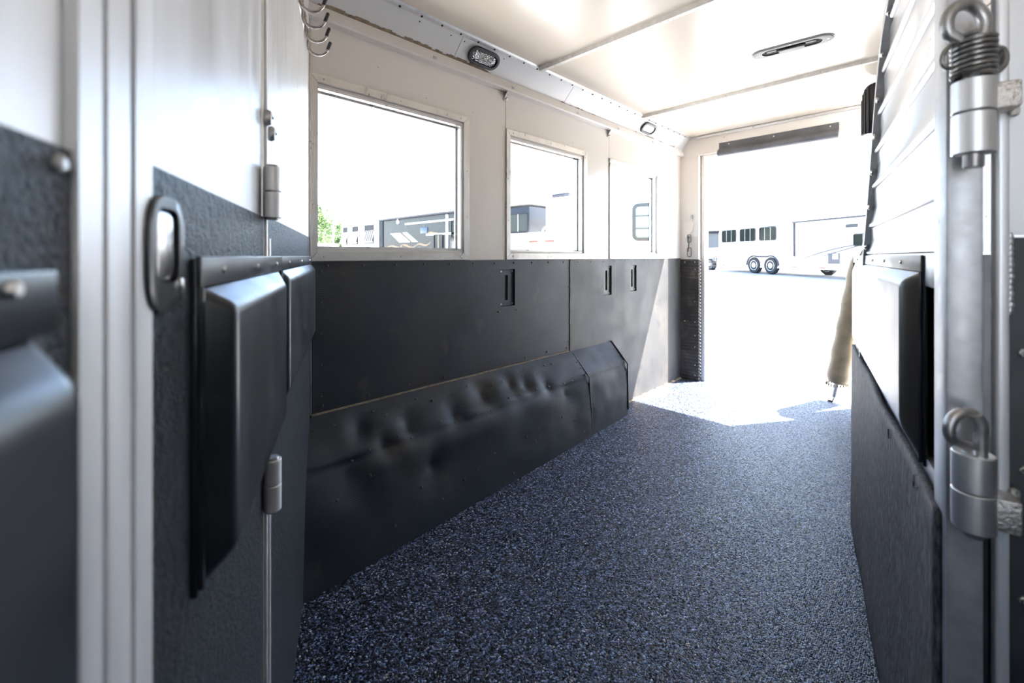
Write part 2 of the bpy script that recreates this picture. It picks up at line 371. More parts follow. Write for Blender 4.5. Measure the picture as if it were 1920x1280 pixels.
def frame_member(name, a, bb, inner_a, inner_b, x0, x1, m, par):
    e = Vector((bb[0] - a[0], bb[1] - a[1])).normalized() * .0009
    sh = lambda p, k: (p[0] + e.x * k, p[1] + e.y * k)
    b = MB(); P = [sh(a, 1), sh(bb, -1), sh(inner_b, -1), sh(inner_a, 1)]
    b.poly([(x1, y, z) for y, z in P] + [(x0, y, z) for y, z in P], [(0, 1, 2, 3), (7, 6, 5, 4), (0, 4, 5, 1), (1, 5, 6, 2), (2, 6, 7, 3), (3, 7, 4, 0)])
    return b.build(name, m, par, 0)
for i, (y0, y1, z0, z1) in enumerate(WIN):
    wn = thing('window_%d' % (i + 1), ('largest aluminium framed window, next to the slanted front wall', 'middle aluminium framed window in the window wall', 'aluminium framed window nearest the rear door')[i], 'window', kind='structure')
    O = [(y0, z0), (y1, z0), (y1, z1), (y0, z1)]; I = [(y0 + .030, z0 + .034), (y1 - .036, z0 + .034), (y1 - .036, z1 - .034), (y0 + .030, z1 - .034)]
    for k, nm in ((0, 'frame_sill'), (1, 'frame_jamb'), (2, 'frame_head'), (3, 'frame_jamb')):
        frame_member(nm, O[k], O[(k + 1) % 4], I[k], I[(k + 1) % 4], W - .012, W + .007, 'frame', wn)
    h = HOLES[i]; J = [(h[0] + .004, h[2] + .004), (h[1] - .004, h[2] + .004), (h[1] - .004, h[3] - .004), (h[0] + .004, h[3] - .004)]
    for k, nm in ((0, 'sash_rail'), (1, 'sash_stile'), (2, 'sash_rail'), (3, 'sash_stile')):
        q = [(I[k][0], I[k][1]), I[(k + 1) % 4]]
        frame_member(nm, I[k], I[(k + 1) % 4], J[k], J[(k + 1) % 4], W - .03, W - .004, 'frame', wn)
    MB().bx(W - .036, W - .033, h[0] - .002, h[1] + .002, h[2] - .002, h[3] + .002).build('pane', 'glass', wn)
    # outside ring that holds the glass
    for k in range(4):
        Q = [(h[0], h[2]), (h[1], h[2]), (h[1], h[3]), (h[0], h[3])]; q2 = [(h[0] + .012, h[2] + .012), (h[1] - .012, h[2] + .012), (h[1] - .012, h[3] - .012), (h[0] + .012, h[3] - .012)]
        frame_member('glazing_bead', Q[k], Q[(k + 1) % 4], q2[k], q2[(k + 1) % 4], W - .045, W - .037, 'frame', wn)
    MB().bx(W + .007, W + .0085, y0 + .034, y1 - .040, z1 - .033, z1 - .030).build('weather_strip', 'dullsteel', wn)
    b = MB()
    for fy in (.07, .5, .93):
        for z in (z0 + .016, z1 - .016): b.screw((W + .007, y0 + (y1 - y0) * fy, z), (1, 0, 0), .004)
    for fz in (.3, .62): b.screw((W + .007, y0 + .014, z0 + (z1 - z0) * fz), (1, 0, 0), .004); b.screw((W + .007, y1 - .016, z0 + (z1 - z0) * fz), (1, 0, 0), .004)
    stuff(b.build('screw', 'dullsteel', wn))

# slotted tie plates sunk into the mats
for i, (y0, y1, z0, z1) in enumerate(SLOT):
    r = thing('tie_plate', ('slotted steel tie plate sunk in the black mat under the gap between first two windows', 'slotted tie plate in the black mat below the left edge of the rearmost window', 'slotted tie plate in the black mat closest to the sunlit patch')[i], 'plate', (W, (y0 + y1) / 2, z0), group='slotted tie plates in the rubber wainscot')
    hy, hz = (y1 - y0) / 2, z1 - z0
    b = MB(); b.sheet(-hy, hy, 0, hz, -.014, -.008, [(-.014, .010, hz * .16, hz * .84)]); b.build('face_plate', 'mat' if i == 0 else 'darksteel', r)
    MB().bx(-.0195, -.0145, -hy * .6, hy * .6, hz * .1, hz * .9).build('back_plate', 'dark', r)
    b = MB()
    for a, c in ((-hy + .012, .012), (hy - .012, .012), (-hy + .012, hz - .012), (hy - .012, hz - .012)): b.screw((-.008, a, c), (1, 0, 0), .005)
    stuff(b.build('screw', 'dullsteel', r))

# rubber wheel well cover, dented, in two sheets
wc = thing('wheel_well_cover', 'dented black rubber wheel well cover along the floor under the windows', 'cover', (W, .5, 0))
DENT = [(.78, .42, .030, .07), (.86, .36, .034, .06), (.98, .39, .028, .07), (1.22, .38, .03, .08), (1.42, .41, .035, .09), (1.62, .42, .032, .08), (1.72, .40, .03, .07), (1.86, .37, .026, .07), (.70, .30, .03, .12), (1.05, .22, .02, .10), (2.0, .30, .018, .10)]
def cover_point(y, s, skew=True):
    """s 0 at the ridge on the wall, 1 at the shoulder, 2 at the floor"""
    f = (y - .5) / 2.3; xf = -1.440 - .126 * min(1, max(0, f)); xs = -1.545 - .022 * f
    if s <= 1: x, z = W + .004 + (xs - W - .004) * s, .492 - .142 * s
    else: x, z = xs + (xf - xs) * (s - 1), .35 * (2 - s)
    return Vector((x, y, z))
def sheet_cover(y0, y1, name, lift, dents=True, endy=None):
    ny, ns = int((y1 - y0) / .018), 40
    b = MB(); G = []
    for i in range(ny + 1):
        row = []
        for j in range(ns + 1):
            s = 2 * j / ns
            if abs(s - 1) < .12: s2 = 1 + (s - 1) * .9
            else: s2 = s
            p0 = cover_point(1.0, s2)
            ya = y0
            if name == 'main_sheet': ya = .612 - (cover_point(.5, s2).x - W) * .4457
            yb = y1 + (0 if endy is None else endy * min(1, s2))
            y = ya + (yb - ya) * i / ny
            p = cover_point(y, s2)
            k = max(0, 1 - abs(s2 - 1) / .2); p += Vector((-.012, 0, -.010)) * k * k          # rounded shoulder
            d = 0
            if dents:
                for dy, dz, dep, rad in DENT:
                    q = ((y - dy) ** 2 + (p.z - dz) ** 2) / rad ** 2
                    d -= .65 * dep * math.exp(-q * 2.2)
                    q2 = ((y - dy) ** 2 + (p.z - dz) ** 2) / .018 ** 2; d -= .009 * math.exp(-q2)
            d += .012 * (noise.noise(Vector((y * 3.1, p.z * 4, 3))) ) + .004 * noise.noise(Vector((y * 9, p.z * 9, 9)))
            e = min(1, min(s2, 2 - s2) / .25) * min(1, i / 3, (ny - i) / 3 + .25)
            d = d * e + lift
            nrm = Vector((.72, 0, .70)) if s2 < 1 else Vector((.96, 0, .25))
            row.append(b.bm.verts.new(p + nrm * d - Vector((W, .5, 0))))
        G.append(row)
    for i in range(ny):
        for j in range(ns): b.bm.faces.new([G[i][j], G[i + 1][j], G[i + 1][j + 1], G[i][j + 1]])
    # closing edge towards the wall so the sheet has a thickness and an end
    for row in (G[0], G[-1]):
        back = [b.bm.verts.new((.004, v.co.y, max(.0, v.co.z))) for v in row]
        for j in range(ns): b.bm.faces.new([row[j], row[j + 1], back[j + 1], back[j]])
    return b.build(name, 'cover', wc, 50)
sheet_cover(.5, 2.225, 'main_sheet', .004)
sheet_cover(2.215, 2.69, 'end_sheet', 0, True, .0)
b = MB()      # raised rolled edges of the joints
b.tube([cover_point(2.226, s / 10) - Vector((W, .5, 0)) + Vector((.003, 0, .003)) for s in range(1, 20)], .004, 6)
b.build('joint_edge', 'dustymat', wc)
b = MB(); b.tube([cover_point(2.692, s / 10) - Vector((W, .5, 0)) + Vector((.002, 0, .003)) for s in range(0, 20)], .005, 6); b.build('joint_edge', 'dustymat', wc)
b = MB()
for dy, dz, dep, rad in DENT:
    pass
rs = random.Random(3)
for k in range(46):
    y = .62 + (k % 23) * .072 + rs.uniform(-.02, .02); s = (.25 if k < 23 else .9) + rs.uniform(-.08, .12)
    if k % 3 == 2: s = 1.2 + rs.random() * .7
    nr = Vector((.72, 0, .70)) if s < 1 else Vector((.96, 0, .25))
    b.screw(cover_point(y, s) + nr * .004 - Vector((W, .5, 0)), nr, .0055, .003)
for k in range(8): b.screw(cover_point(2.20, .2 + k * .22) + Vector((.006, 0, .004)) - Vector((W, .5, 0)), (.9, 0, .4), .0045, .003)
for k in range(6): b.screw(cover_point(2.66, .3 + k * .28) + Vector((.006, 0, .004)) - Vector((W, .5, 0)), (.9, 0, .4), .0045, .003)
stuff(b.build('screw', 'darksteel', wc))

# cove panels, ceiling strip, rail
cv = thing('trim_4', 'sloping aluminium cove between the window wall and the ceiling', 'trim', kind='structure')
for y0, y1 in ((.45, 1.281), (1.284, 2.14), (2.143, 3.029), (3.032, YR + .005)):
    b = MB(); b.prism([(W, y0, 2.048), (-1.602, y0, ZC), (-1.602, y0, ZC + .012), (W - .012, y0, 2.05)], (0, y1 - y0, 0)); b.build('cove_panel', 'cove', cv)
b = MB(); b.prism([(-1.612, .45, ZC - .012), (-1.594, .45, ZC - .008), (-1.588, .45, ZC), (-1.60, .45, ZC)], (0, 3.39, 0)); b.build('edge_strip', 'alu', cv)
b = MB()
for k in range(30): b.screw((-1.605, .62 + k * .107, ZC - .011), (.6, 0, -.8), .0055, .003)
stuff(b.build('rivet', 'dark', cv))
b = MB()
for y in (1.30, 1.56, 1.22, 1.05, 3.05, 3.3): b.screw((-1.625, y, 2.125), (.7, 0, -.7), .003, .001)
stuff(b.build('screw', 'dark', cv))

rl = thing('trim_5', 'long pale aluminium rail under the cove along the window wall', 'trim', kind='structure')
b = MB(); b.prism([(W, .56, 1.992), (W + .030, .56, 1.996), (W + .034, .56, 2.004), (W + .030, .56, 2.030), (W + .020, .56, 2.034), (W + .018, .56, 2.052), (W, .56, 2.058)], (0, 3.42, 0)); b.build('rail', 'skin', rl)
b = MB(); rs = random.Random(5); wd = .004
for k in range(150):     # brown dirt caught along the foot of the cove
    y = .62 + k * .0205; wd = min(.016, max(.0, wd + rs.uniform(-.005, .005) + (.0012 if y < 1.2 else -.0006)))
    if wd < .002: continue
    p = lambda q, o: (W + .004 + q + o, y, 2.052 + q - o)
    b.prism([p(0, .0), p(wd, .0), p(wd * .8, .0016), p(0, .0022)], (0, .0205, 0))
stuff(b.build('dirt', 'dust', rl))
b = MB()
for y in (1.15, 1.66, 2.25, 2.74, 3.25): b.bx(W + .029, W + .0345, y, y + .018, 2.010, 2.022)
stuff(b.build('clip', 'dullsteel', rl))
for i, y in enumerate((1.640, 2.660)):
    r = thing('rail_bracket', ('small steel bracket under the rail above the middle window', 'small steel bracket under the rail above the rearmost window')[i], 'bracket', (W, y, 1.945), group='brackets under the rail')
    MB().bx(.0, .004, -.012, .012, 0, .047, .001).build('back_leaf', 'dullsteel', r)
    MB().prism([(.004, -.010, .047), (.034, -.010, .047), (.004, -.010, .012)], (0, .003, 0)).build('gusset', 'dullsteel', r)
    MB().lathe([(.0055, .002), (.0055, .016), (.003, .018)], 10, (0, 0, .010), 'X').build('bolt', 'steel', r)

# oval lamps in the cove
def stadium(hl, hw, n=10):
    return [(hl - hw + hw * math.cos(a), hw * math.sin(a)) for a in [-math.pi / 2 + math.pi * k / n for k in range(n + 1)]] + [(-(hl - hw) - hw * math.cos(a), -hw * math.sin(a)) for a in [-math.pi / 2 + math.pi * k / n for k in range(n + 1)]]
def ring(b, outer, inner, z0, z1, zi=None):
    n = len(outer); zi = z1 if zi is None else zi
    V = [[b.bm.verts.new((x, y, z)) for x, y in P] for P, z in ((outer, z0), (outer, z1 * .7), ([(x * .97, y * .93) for x, y in outer], z1), (inner, zi), (inner, z0))]
    for a, c in zip(V, V[1:]):
        for k in range(n): b.bm.faces.new([a[k], a[(k + 1) % n], c[(k + 1) % n], c[k]])
    return b
def dome(b, P, z0, z1):
    n = len(P); rings = [[b.bm.verts.new((x * s, y * s, z0 + (z1 - z0) * h)) for x, y in P] for s, h in ((1, 0), (.9, .6), (.6, .95))]
    for a, c in zip(rings, rings[1:]):
        for k in range(n): b.bm.faces.new([a[k], a[(k + 1) % n], c[(k + 1) % n], c[k]])
    b.bm.faces.new(rings[-1]); b.bm.faces.new(rings[0][::-1]); return b
def cove_lamp(y, hl, hw, label, lens):
    r = thing('cove_lamp', label, 'lamp', (-1.649, y, 2.099), group='lamps in the cove')
    # x' along Y, y' up the slope, z' out of the cove into the room
    r.rotation_mode = 'QUATERNION'
    zx = Vector((.707, 0, -.707)); xx = Vector((0, 1, 0)); yx = zx.cross(xx)
    r.rotation_quaternion = Matrix((xx, yx, zx)).transposed().to_quaternion()
    b = MB(); ring(b, stadium(hl, hw), stadium(hl * .84, hw * .66), 0, .012); b.build('gasket', 'plastic', r)
    b = MB(); dome(b, stadium(hl * .83, hw * .65), .002, .011); b.build('lens', lens, r)
    return r
cove_lamp(1.442, .098, .044, 'oval lamp with faceted clear lens set in the cove above the first window', 'lens')
l2 = cove_lamp(3.150, .098, .044, 'smaller looking oval lamp with pale lens in the cove near the rear door', 'frost')

# oval flush handle in the ceiling
vh = thing('vent_handle', 'oval flush metal vent handle set in the cream ceiling', 'handle', (-.55, 2.525, ZC), R(6))
vh.rotation_euler = (math.pi, 0, R(6))
b = MB(); ring(b, stadium(.172, .052, 14), stadium(.128, .032, 14), 0, .006); b.build('flange', 'ventmetal', vh)
b = MB(); ring(b, stadium(.177, .057, 14), stadium(.170, .050, 14), 0, .003); b.build('gasket', 'plastic', vh)
b = MB(); dome(b, stadium(.129, .033, 14), .0005, .0012); b.build('recess', 'dark', vh)
MB().bx(-.055, .055, -.026, .006, .004, .011, .002).build('paddle', 'ventmetal', vh)
MB().tube([(-.115, .004, .006), (.115, .004, .006)], .004, 8).build('spindle', 'ventmetal', vh)
MB().bx(-.105, -.062, -.002, .026, .002, .008, .002).build('lever', 'ventdark', vh)
MB().bx(.062, .105, -.002, .026, .002, .008, .002).build('lever', 'ventdark', vh)
b = MB()
for x, y in ((-.152, 0), (.152, 0), (0, .043), (0, -.043)): b.screw((x, y, .006), (0, 0, 1), .005)
stuff(b.build('screw', 'steel', vh))

# ================================================================== REAR WALL
wr = thing('wall_rear', 'rear wall with door opening, white post and header', 'wall', kind='structure')
MB().bx(W - .06, -1.535, YR, YR + .10, 1.075, 1.985, .003).build('post', 'skin', wr)
MB().bx(W - .06, -1.545, YR + .004, YR + .09, 0, 1.08).build('post_core', 'alu', wr)
MB().bx(-1.535, -1.500, YR + .045, YR + .13, 0, 1.99, .004).build('jamb', 'skin', wr)
MB().bx(-1.536, -1.530, YR + .044, YR + .050, 1.07, 1.98).build('door_seal', 'dark', wr)
b = MB(); pitch = .0295        # ribbed rubber wrapped round the post
for k in range(36):
    z = .008 + k * pitch
    b.prism([(-1.698, YR + .004, z), (-1.698, YR - .004, z + .003), (-1.698, YR - .006, z + .014), (-1.698, YR - .004, z + .025), (-1.698, YR + .004, z + .028)], (.165, 0, 0))
    b.prism([(-1.545, YR, z), (-1.536, YR, z + .003), (-1.529, YR, z + .014), (-1.536, YR, z + .025), (-1.545, YR, z + .028)], (0, .045, 0))
stuff(b.build('rubber_rib', 'ribrubber', wr))
MB().bx(-1.699, -1.533, YR - .001, YR + .004, 0, 1.072).build('rubber_sheet', 'ribrubber', wr)
b = MB()
for z in (1.045, .98, .70, .52, .40, .30, .14, .05): b.screw((-1.565, YR - .006, z), (0, -1, 0), .006, .003)
for z in (1.045, .52): b.screw((-1.655, YR - .006, z), (0, -1, 0), .006, .003)
for z in (1.39, 1.275): b.screw((-1.672, YR, z), (0, -1, 0), .005, .002)
stuff(b.build('screw', 'steel', wr))
MB().bx(-1.660, -1.545, YR - .003, YR + .002, 1.27, 1.40).build('cover_plate', 'skin', wr)
b = MB(); b.prism([(W - .02, YR, 1.985), (W - .02, YR, 2.02), (-1.602, YR, ZC), (-.26, YR, ZC), (-.26, YR, 1.985)], (0, .10, 0)); b.build('header', 'skin', wr)
MB().bx(-1.50, -.30, YR + .02, YR + .13, 1.965, 1.99, .003).build('header_lip', 'skin', wr)
MB().bx(-1.56, -.26, YR - .012, YR, ZC - .022, ZC - .002, .002).build('header_strip', 'alu', wr)
MB().bx(-1.42, -1.30, YR - .003, YR + .001, 2.015, 2.11).build('cover_plate', 'skin', wr)
MB().bx(-.52, -.36, YR - .003, YR + .001, 2.02, 2.12).build('cover_plate', 'skin', wr)
b = MB()
for x in (-1.40, -1.32, -.50, -.38): 
    for z in (2.03, 2.10): b.screw((x, YR - .003, z), (0, -1, 0), .004)
for x in (-1.1, -.8, -.45): b.screw((x, YR - .012, ZC - .012), (0, -1, 0), .007, .004); b.screw((x + .03, YR - .012, ZC - .012), (0, -1, 0), .005, .004)
stuff(b.build('header_screw', 'steel', wr))
MB().bx(-.345, -.26, YR + .01, YR + .13, 0, 2.0, .004).build('jamb', 'skin', wr)
MB().bx(-.465, -.30, YR + .09, YR + .13, 0, 1.05, .004).build('low_panel', 'skin', wr)
MB().bx(-.30, 1.0, YR, YR + .06, 0, ZC).build('tack_panel', 'skin', wr)

hr = thing('header_bumper', 'long dark rubber bumper roll screwed to the header over the rear door', 'bumper', (-.952, YR, 1.945))
b = MB(); prof = [(0, .112), (-.006, .112), (-.008, .062), (-.018, .056), (-.040, .046), (-.052, .026), (-.050, .008), (-.036, -.004), (-.016, -.006), (0, .0)]
b.prism([(-.41, y, z) for y, z in prof], (.82, 0, 0)); b.build('rubber_roll', 'rolltop', hr, 60)
b = MB()
for x in (-.33, .0, .36): b.screw((x, -.007, .090), (0, -1, 0), .006, .003)
stuff(b.build('screw', 'steel', hr))

fb = thing('ribbed_bumper', 'curved black ribbed rubber bumper hanging at the ceiling beside the divider', 'bumper', (-.318, 3.36, 1.83), R(-28))
b = MB(); n = 12; prev = []
P = []
for k in range(n + 1):
    a = k / n; x = -.055 + .11 * a; y = -.040 * math.sin(math.pi * min(1, a * 1.05)) ; P.append((x, y))
top = [.30 - .10 * (1 - k / n) ** 2.2 - (.03 if k == 0 else 0) for k in range(n + 1)]
V = [[b.bm.verts.new((x, y, z)) for (x, y), z in zip(P, zz)] for zz in ([0.] * (n + 1), top)]
for k in range(n): b.bm.faces.new([V[0][k], V[0][k + 1], V[1][k + 1], V[1][k]])
o = b.build('rubber_sheet', 'blackrubber', fb); md = o.modifiers.new('thick', 'SOLIDIFY'); md.thickness = .006
for k in range(1, n, 2):
    MB().tube([(P[k][0], P[k][1] - .001, .004), (P[k][0], P[k][1] - .001, top[k] - .004)], .004, 6).build('rib', 'blackrubber', fb)
b = MB()
for z in (.05, .10, .2): b.screw((P[-3][0], P[-3][1] - .004, z), (.4, -1, 0), .004)
stuff(b.build('screw', 'steel', fb))
MB().bx(.05, .07, -.01, .02, .02, .32).build('hanger', 'skin', fb)

# clip hanging on the rear post
sc = thing('snap_clip', 'wire cable with two steel snap clips hanging on the white rear post', 'clip', (-1.593, YR - .012, 1.09))
MB().bx(-.008, .008, -.004, .010, .335, .375, .002).build('eye_plate', 'dullsteel', sc)
MB().tube([(0, -.004, .345), (.014, -.008, .30), (.006, -.008, .24), (-.012, -.008, .20), (-.018, -.008, .15)], .0022, 6).build('cable', 'steel', sc)
def link(zc, h, wd, x):
    b = MB(); pts = []
    for k in range(17):
        a = 2 * math.pi * k / 16; pts.append((x + wd * math.copysign(abs(math.cos(a)) ** .5, math.cos(a)), -.008, zc + h * math.copysign(abs(math.sin(a)) ** .5, math.sin(a))))
    return b.tube(pts, .0032, 6, False)
link(.165, .035, .016, -.018).build('snap', 'darksteel', sc); link(.045, .040, .019, -.016).build('snap', 'darksteel', sc)
MB().tube([(-.022, -.012, .19), (-.018, -.012, .12), (-.024, -.012, .05)], .005, 8).build('gate', 'darksteel', sc)

# leaning padded post in the door opening
pp = thing('padded_post', 'tan canvas padded post leaning in the rear doorway with a steel pin foot', 'post', (-.604, 4.03, 0))
b0 = Vector((0, 0, 0)); tip = Vector((.205, .03, 1.30)); ax = tip - b0
MB().tube([b0 + ax * .03, b0 + ax * .13], .020, 14).build('foot_tube', 'dullsteel', pp)
MB().tube([ax * .0 + Vector((-.035, 0, .006)), ax * .0 + Vector((-.005, 0, .004)), ax * .02, ax * .05], .009, 10).build('foot_pin', 'steel', pp)
b = MB(); pts = [ax * (.115 + .72 * k / 24) for k in range(25)]; rr = [.072 + .003 * math.sin(k * 1.3) for k in range(25)]; rr[0] = .06; rr[-1] = .06
b.tube(pts, rr, 28); b.build('canvas_sleeve', 'canvas', pp, 60)
b = MB(); rs = random.Random(2)
for k in range(22):
    a = 2 * math.pi * k / 22; c = ax * .113; b.tube([c + Vector((.066 * math.cos(a), .066 * math.sin(a), 0)), c + Vector((.07 * math.cos(a), .07 * math.sin(a), -.012 - .012 * rs.random()))], .005, 5)
stuff(b.build('frayed_hem', 'canvas', pp))
MB().tube([ax * .835, ax * .95], .018, 12).build('top_tube', 'tube', pp)
b = MB(); c = ax * .985
b.tube([c + Vector((.022 * math.cos(a), 0, .022 * math.sin(a))) for a in [2 * math.pi * k / 16 for k in range(17)]], .0035, 6, False); b.build('ring', 'steel', pp)
MB().tube([ax * .90 + Vector((.0, 0, 0)), ax * .86 + Vector((-.02, -.03, -.02)), ax * .80 + Vector((-.045, -.06, -.04))], .006, 6).build('strap', 'plastic', pp)

# ================================================================== SLANTED FRONT WALL
fw = thing('wall_front', 'slanted aluminium front wall with textured black rubber lining below', 'wall', (P0[0], P0[1], 0), RZ, kind='structure')
MB().bx(-.05, .952, -.03, 0, 1.168, 2.2).build('skin_panel', 'scuffed', fw)
MB().bx(-.05, .952, -.03, .003, 0, 1.170, .001).build('rubber_lining', 'carpet', fw)
MB().bx(1.517, 2.10, -.03, 0, 1.153, 2.2).build('skin_panel', 'front', fw)
MB().bx(2.10, 2.60, -.03, 0, 1.98, 2.2).build('door_header', 'front', fw)
MB().bx(2.10, 2.60, -.03, 0, 0, .72).build('added_baffle', 'carpet', fw)  # unseen panel added; its height limits light from the opening onto the pads
MB().bx(2.085, 2.115, -.035, .006, 0, 1.99, .003).build('door_jamb', 'alu', fw)
MB().bx(1.517, 2.09, -.03, .003, 0, 1.1537, .001).build('rubber_lining', 'carpet', fw)
MB().bx(.0, .012, .0, .008, .5, 2.05, .001).build('corner_angle', 'frame', fw)
MB().bx(.0, .010, .003, .009, 0, .62, .001).build('corner_seal', 'dark', fw)
b = MB(); b.screw((1.529, .003, 1.1445), (0, 1, 0), .0050, .003, 10); b.screw((1.536, .003, .90), (0, 1, 0), .004, .003, 10); b.build('lining_screw', 'dullsteel', fw)

jt = thing('trim_6', 'grooved brushed aluminium door post left of the latch door', 'trim', (P0[0], P0[1], 0), RZ, kind='structure')
b = MB(); G = [(1.518, -.02), (1.518, .006), (1.4952, .006), (1.4945, -.008), (1.4900, -.008), (1.4893, .006), (1.4622, .006), (1.4615, -.008), (1.4550, -.008), (1.4543, .006), (1.429, .006), (1.429, -.02)]
b.prism([(t, o, 0) for t, o in G], (0, 0, 2.2)); b.build('post_extrusion', 'postalu', jt, 20)

d1 = thing('door_1', 'aluminium access door with recessed latch and black rubber lining in the slanted wall', 'door', (P0[0], P0[1], 0), RZ, kind='structure')
MB().bx(.986, 1.430, -.03, .001, 1.166, 2.2).build('door_skin', 'front', d1)
MB().bx(.986, 1.430, -.03, .0045, 0, 1.165, .001).build('door_lining', 'carpet', d1)
MB().bx(.955, .983, -.03, .004, 0, 2.2, .0015).build('hinge_stile', 'alu', d1)
MB().bx(.9835, .9865, -.03, -.003, 0, 2.2).build('gap_seal', 'dark', d1)
MB().tube([(.958, .007, 0), (.958, .007, 1.13)], .004, 8).build('edge_bead', 'postalu', d1)
MB().tube([(.976, .006, 0), (.976, .006, 2.2)], .003, 8).build('edge_bead', 'postalu', d1)
for z0, up in ((1.163, 1), (.680, 0)):
    h = MB().bx(.968, .990, .004, .012, z0, z0 + .082, .001).build('hinge', 'alu', d1)
    zz = (z0, z0 + .042, z0 + .044, z0 + .084)
    MB().lathe([(.0125, zz[0]), (.0135, zz[0] + .001), (.0135, zz[1] - .001), (.0125, zz[1])], 24, (.9897, .018, 0)).build('knuckle', 'postalu', h)
    MB().lathe([(.0125, zz[2]), (.0135, zz[2] + .001), (.0135, zz[3] - .001), (.0125, zz[3])], 24, (.9897, .018, 0)).build('knuckle', 'postalu', h)
    MB().lathe([(.009, zz[0] - .003), (.010, zz[0]), (.010, zz[3]), (.009, zz[3] + .004)], 20, (.9897, .018, 0)).build('pin', 'dullsteel', h)
# recessed latch
def oval(cx, cz, hw, hh, n=32, p=2.6): return [(cx + hw * math.copysign(abs(math.cos(a)) ** (2 / p), math.cos(a)), cz + hh * math.copysign(abs(math.sin(a)) ** (2 / p), math.sin(a))) for a in [2 * math.pi * k / n for k in range(n)]]
lt = bpy.data.objects.new('latch', None); COL.objects.link(lt); lt.parent = d1
def slab(b, P, y0, y1, inset=.0):
    cx = sum(p[0] for p in P) / len(P); cz = sum(p[1] for p in P) / len(P); n = len(P)
    rings = [[b.bm.verts.new((cx + (x - cx) * s, y, cz + (z - cz) * s)) for x, z in P] for y, s in ((y0, 1), (y1 - (y1 - y0) * .3, 1), (y1, 1 - inset))]
    for a, c in zip(rings, rings[1:]):
        for k in range(n): b.bm.faces.new([a[k], a[(k + 1) % n], c[(k + 1) % n], c[k]])
    b.bm.faces.new(rings[0]); b.bm.faces.new(rings[-1][::-1]); return b
def holed(b, P, Q, y0, y1):
    n = len(P); rings = [[b.bm.verts.new((x, y, z)) for x, z in T] for T, y in ((P, y0), (P, y1 - .001), ([(x + (Q[i][0] - x) * .15, z + (Q[i][1] - z) * .15) for i, (x, z) in enumerate(P)], y1), (Q, y1), (Q, y0))]
    for a, c in zip(rings, rings[1:]):
        for k in range(n): b.bm.faces.new([a[k], a[(k + 1) % n], c[(k + 1) % n], c[k]])
    return b
b = MB(); holed(b, oval(1.409, 1.1015, .034, .0425, 32, 3.2), oval(1.411, 1.1075, .021, .0275, 32, 5), .003, .010); b.build('latch_plate', 'latch', lt)
b = MB(); slab(b, oval(1.411, 1.1075, .022, .0285, 24, 5), .0046, .0052); b.build('latch_recess', 'dark', lt)
b = MB(); slab(b, oval(1.413, 1.1075, .0165, .0245, 24, 6), .0052, .0088, .12); b.build('paddle', 'chrome', lt)
b = MB(); slab(b, oval(1.388, 1.0765, .0042, .0062, 20, 2), .009, .0118, .2); b.build('keyhole_cover', 'steel', lt)

# little rubber stops by the hinge edge
for i, (t, z) in enumerate(((.981, 1.331), (.944, 1.314))):
    r = thing('rubber_stop', ('small dark grey rubber stop on the door edge, the upper one', 'small dark grey rubber stop beside the door edge, the lower one')[i], 'stop', SW(t, .004, z), RZ, group='rubber stops beside the door edge')
    b = MB(); b.lathe([(.003, 0), (.008, .001), (.009, .006), (.007, .011), (.003, .013)], 16, ax='Y')
    for v in b.bm.verts: v.co.z *= 1.55
    b.build('stop_body', 'dullsteel', r)
    MB().lathe([(.0022, .0125), (.0022, .0142)], 8, ax='Y').build('stop_screw', 'dark', r)

# bridle hooks
hk = thing('hook_rack', 'rack of four bent steel bridle hooks with black tips at the wall corner', 'hooks', SW(.32, 0, 1.78), RZ)
MB().bx(-.20, .22, .0, .006, .055, .115, .002).build('back_plate', 'frame', hk)
for t in (.464, .372, .280, .182):
    x = t - .32; pts = [(x - .004, .005, .10), (x - .004, .009, .085), (x, .010, .06)]
    for k in range(13):
        a = math.pi + math.pi * k / 12 * .93; pts.append((x + .012 * k / 12, .042 + .032 * math.cos(a), .036 + .032 * math.sin(a)))
    b = MB(); b.tube(pts, .0042, 10); h = b.build('hook', 'hookmetal', hk)
    e = Vector(pts[-1]); d = (Vector(pts[-1]) - Vector(pts[-2])).normalized()
    MB().tube([e - d * .004, e + d * .020, e + d * .024], [.0056, .0056, .004], 10).build('tip', 'plastic', h)

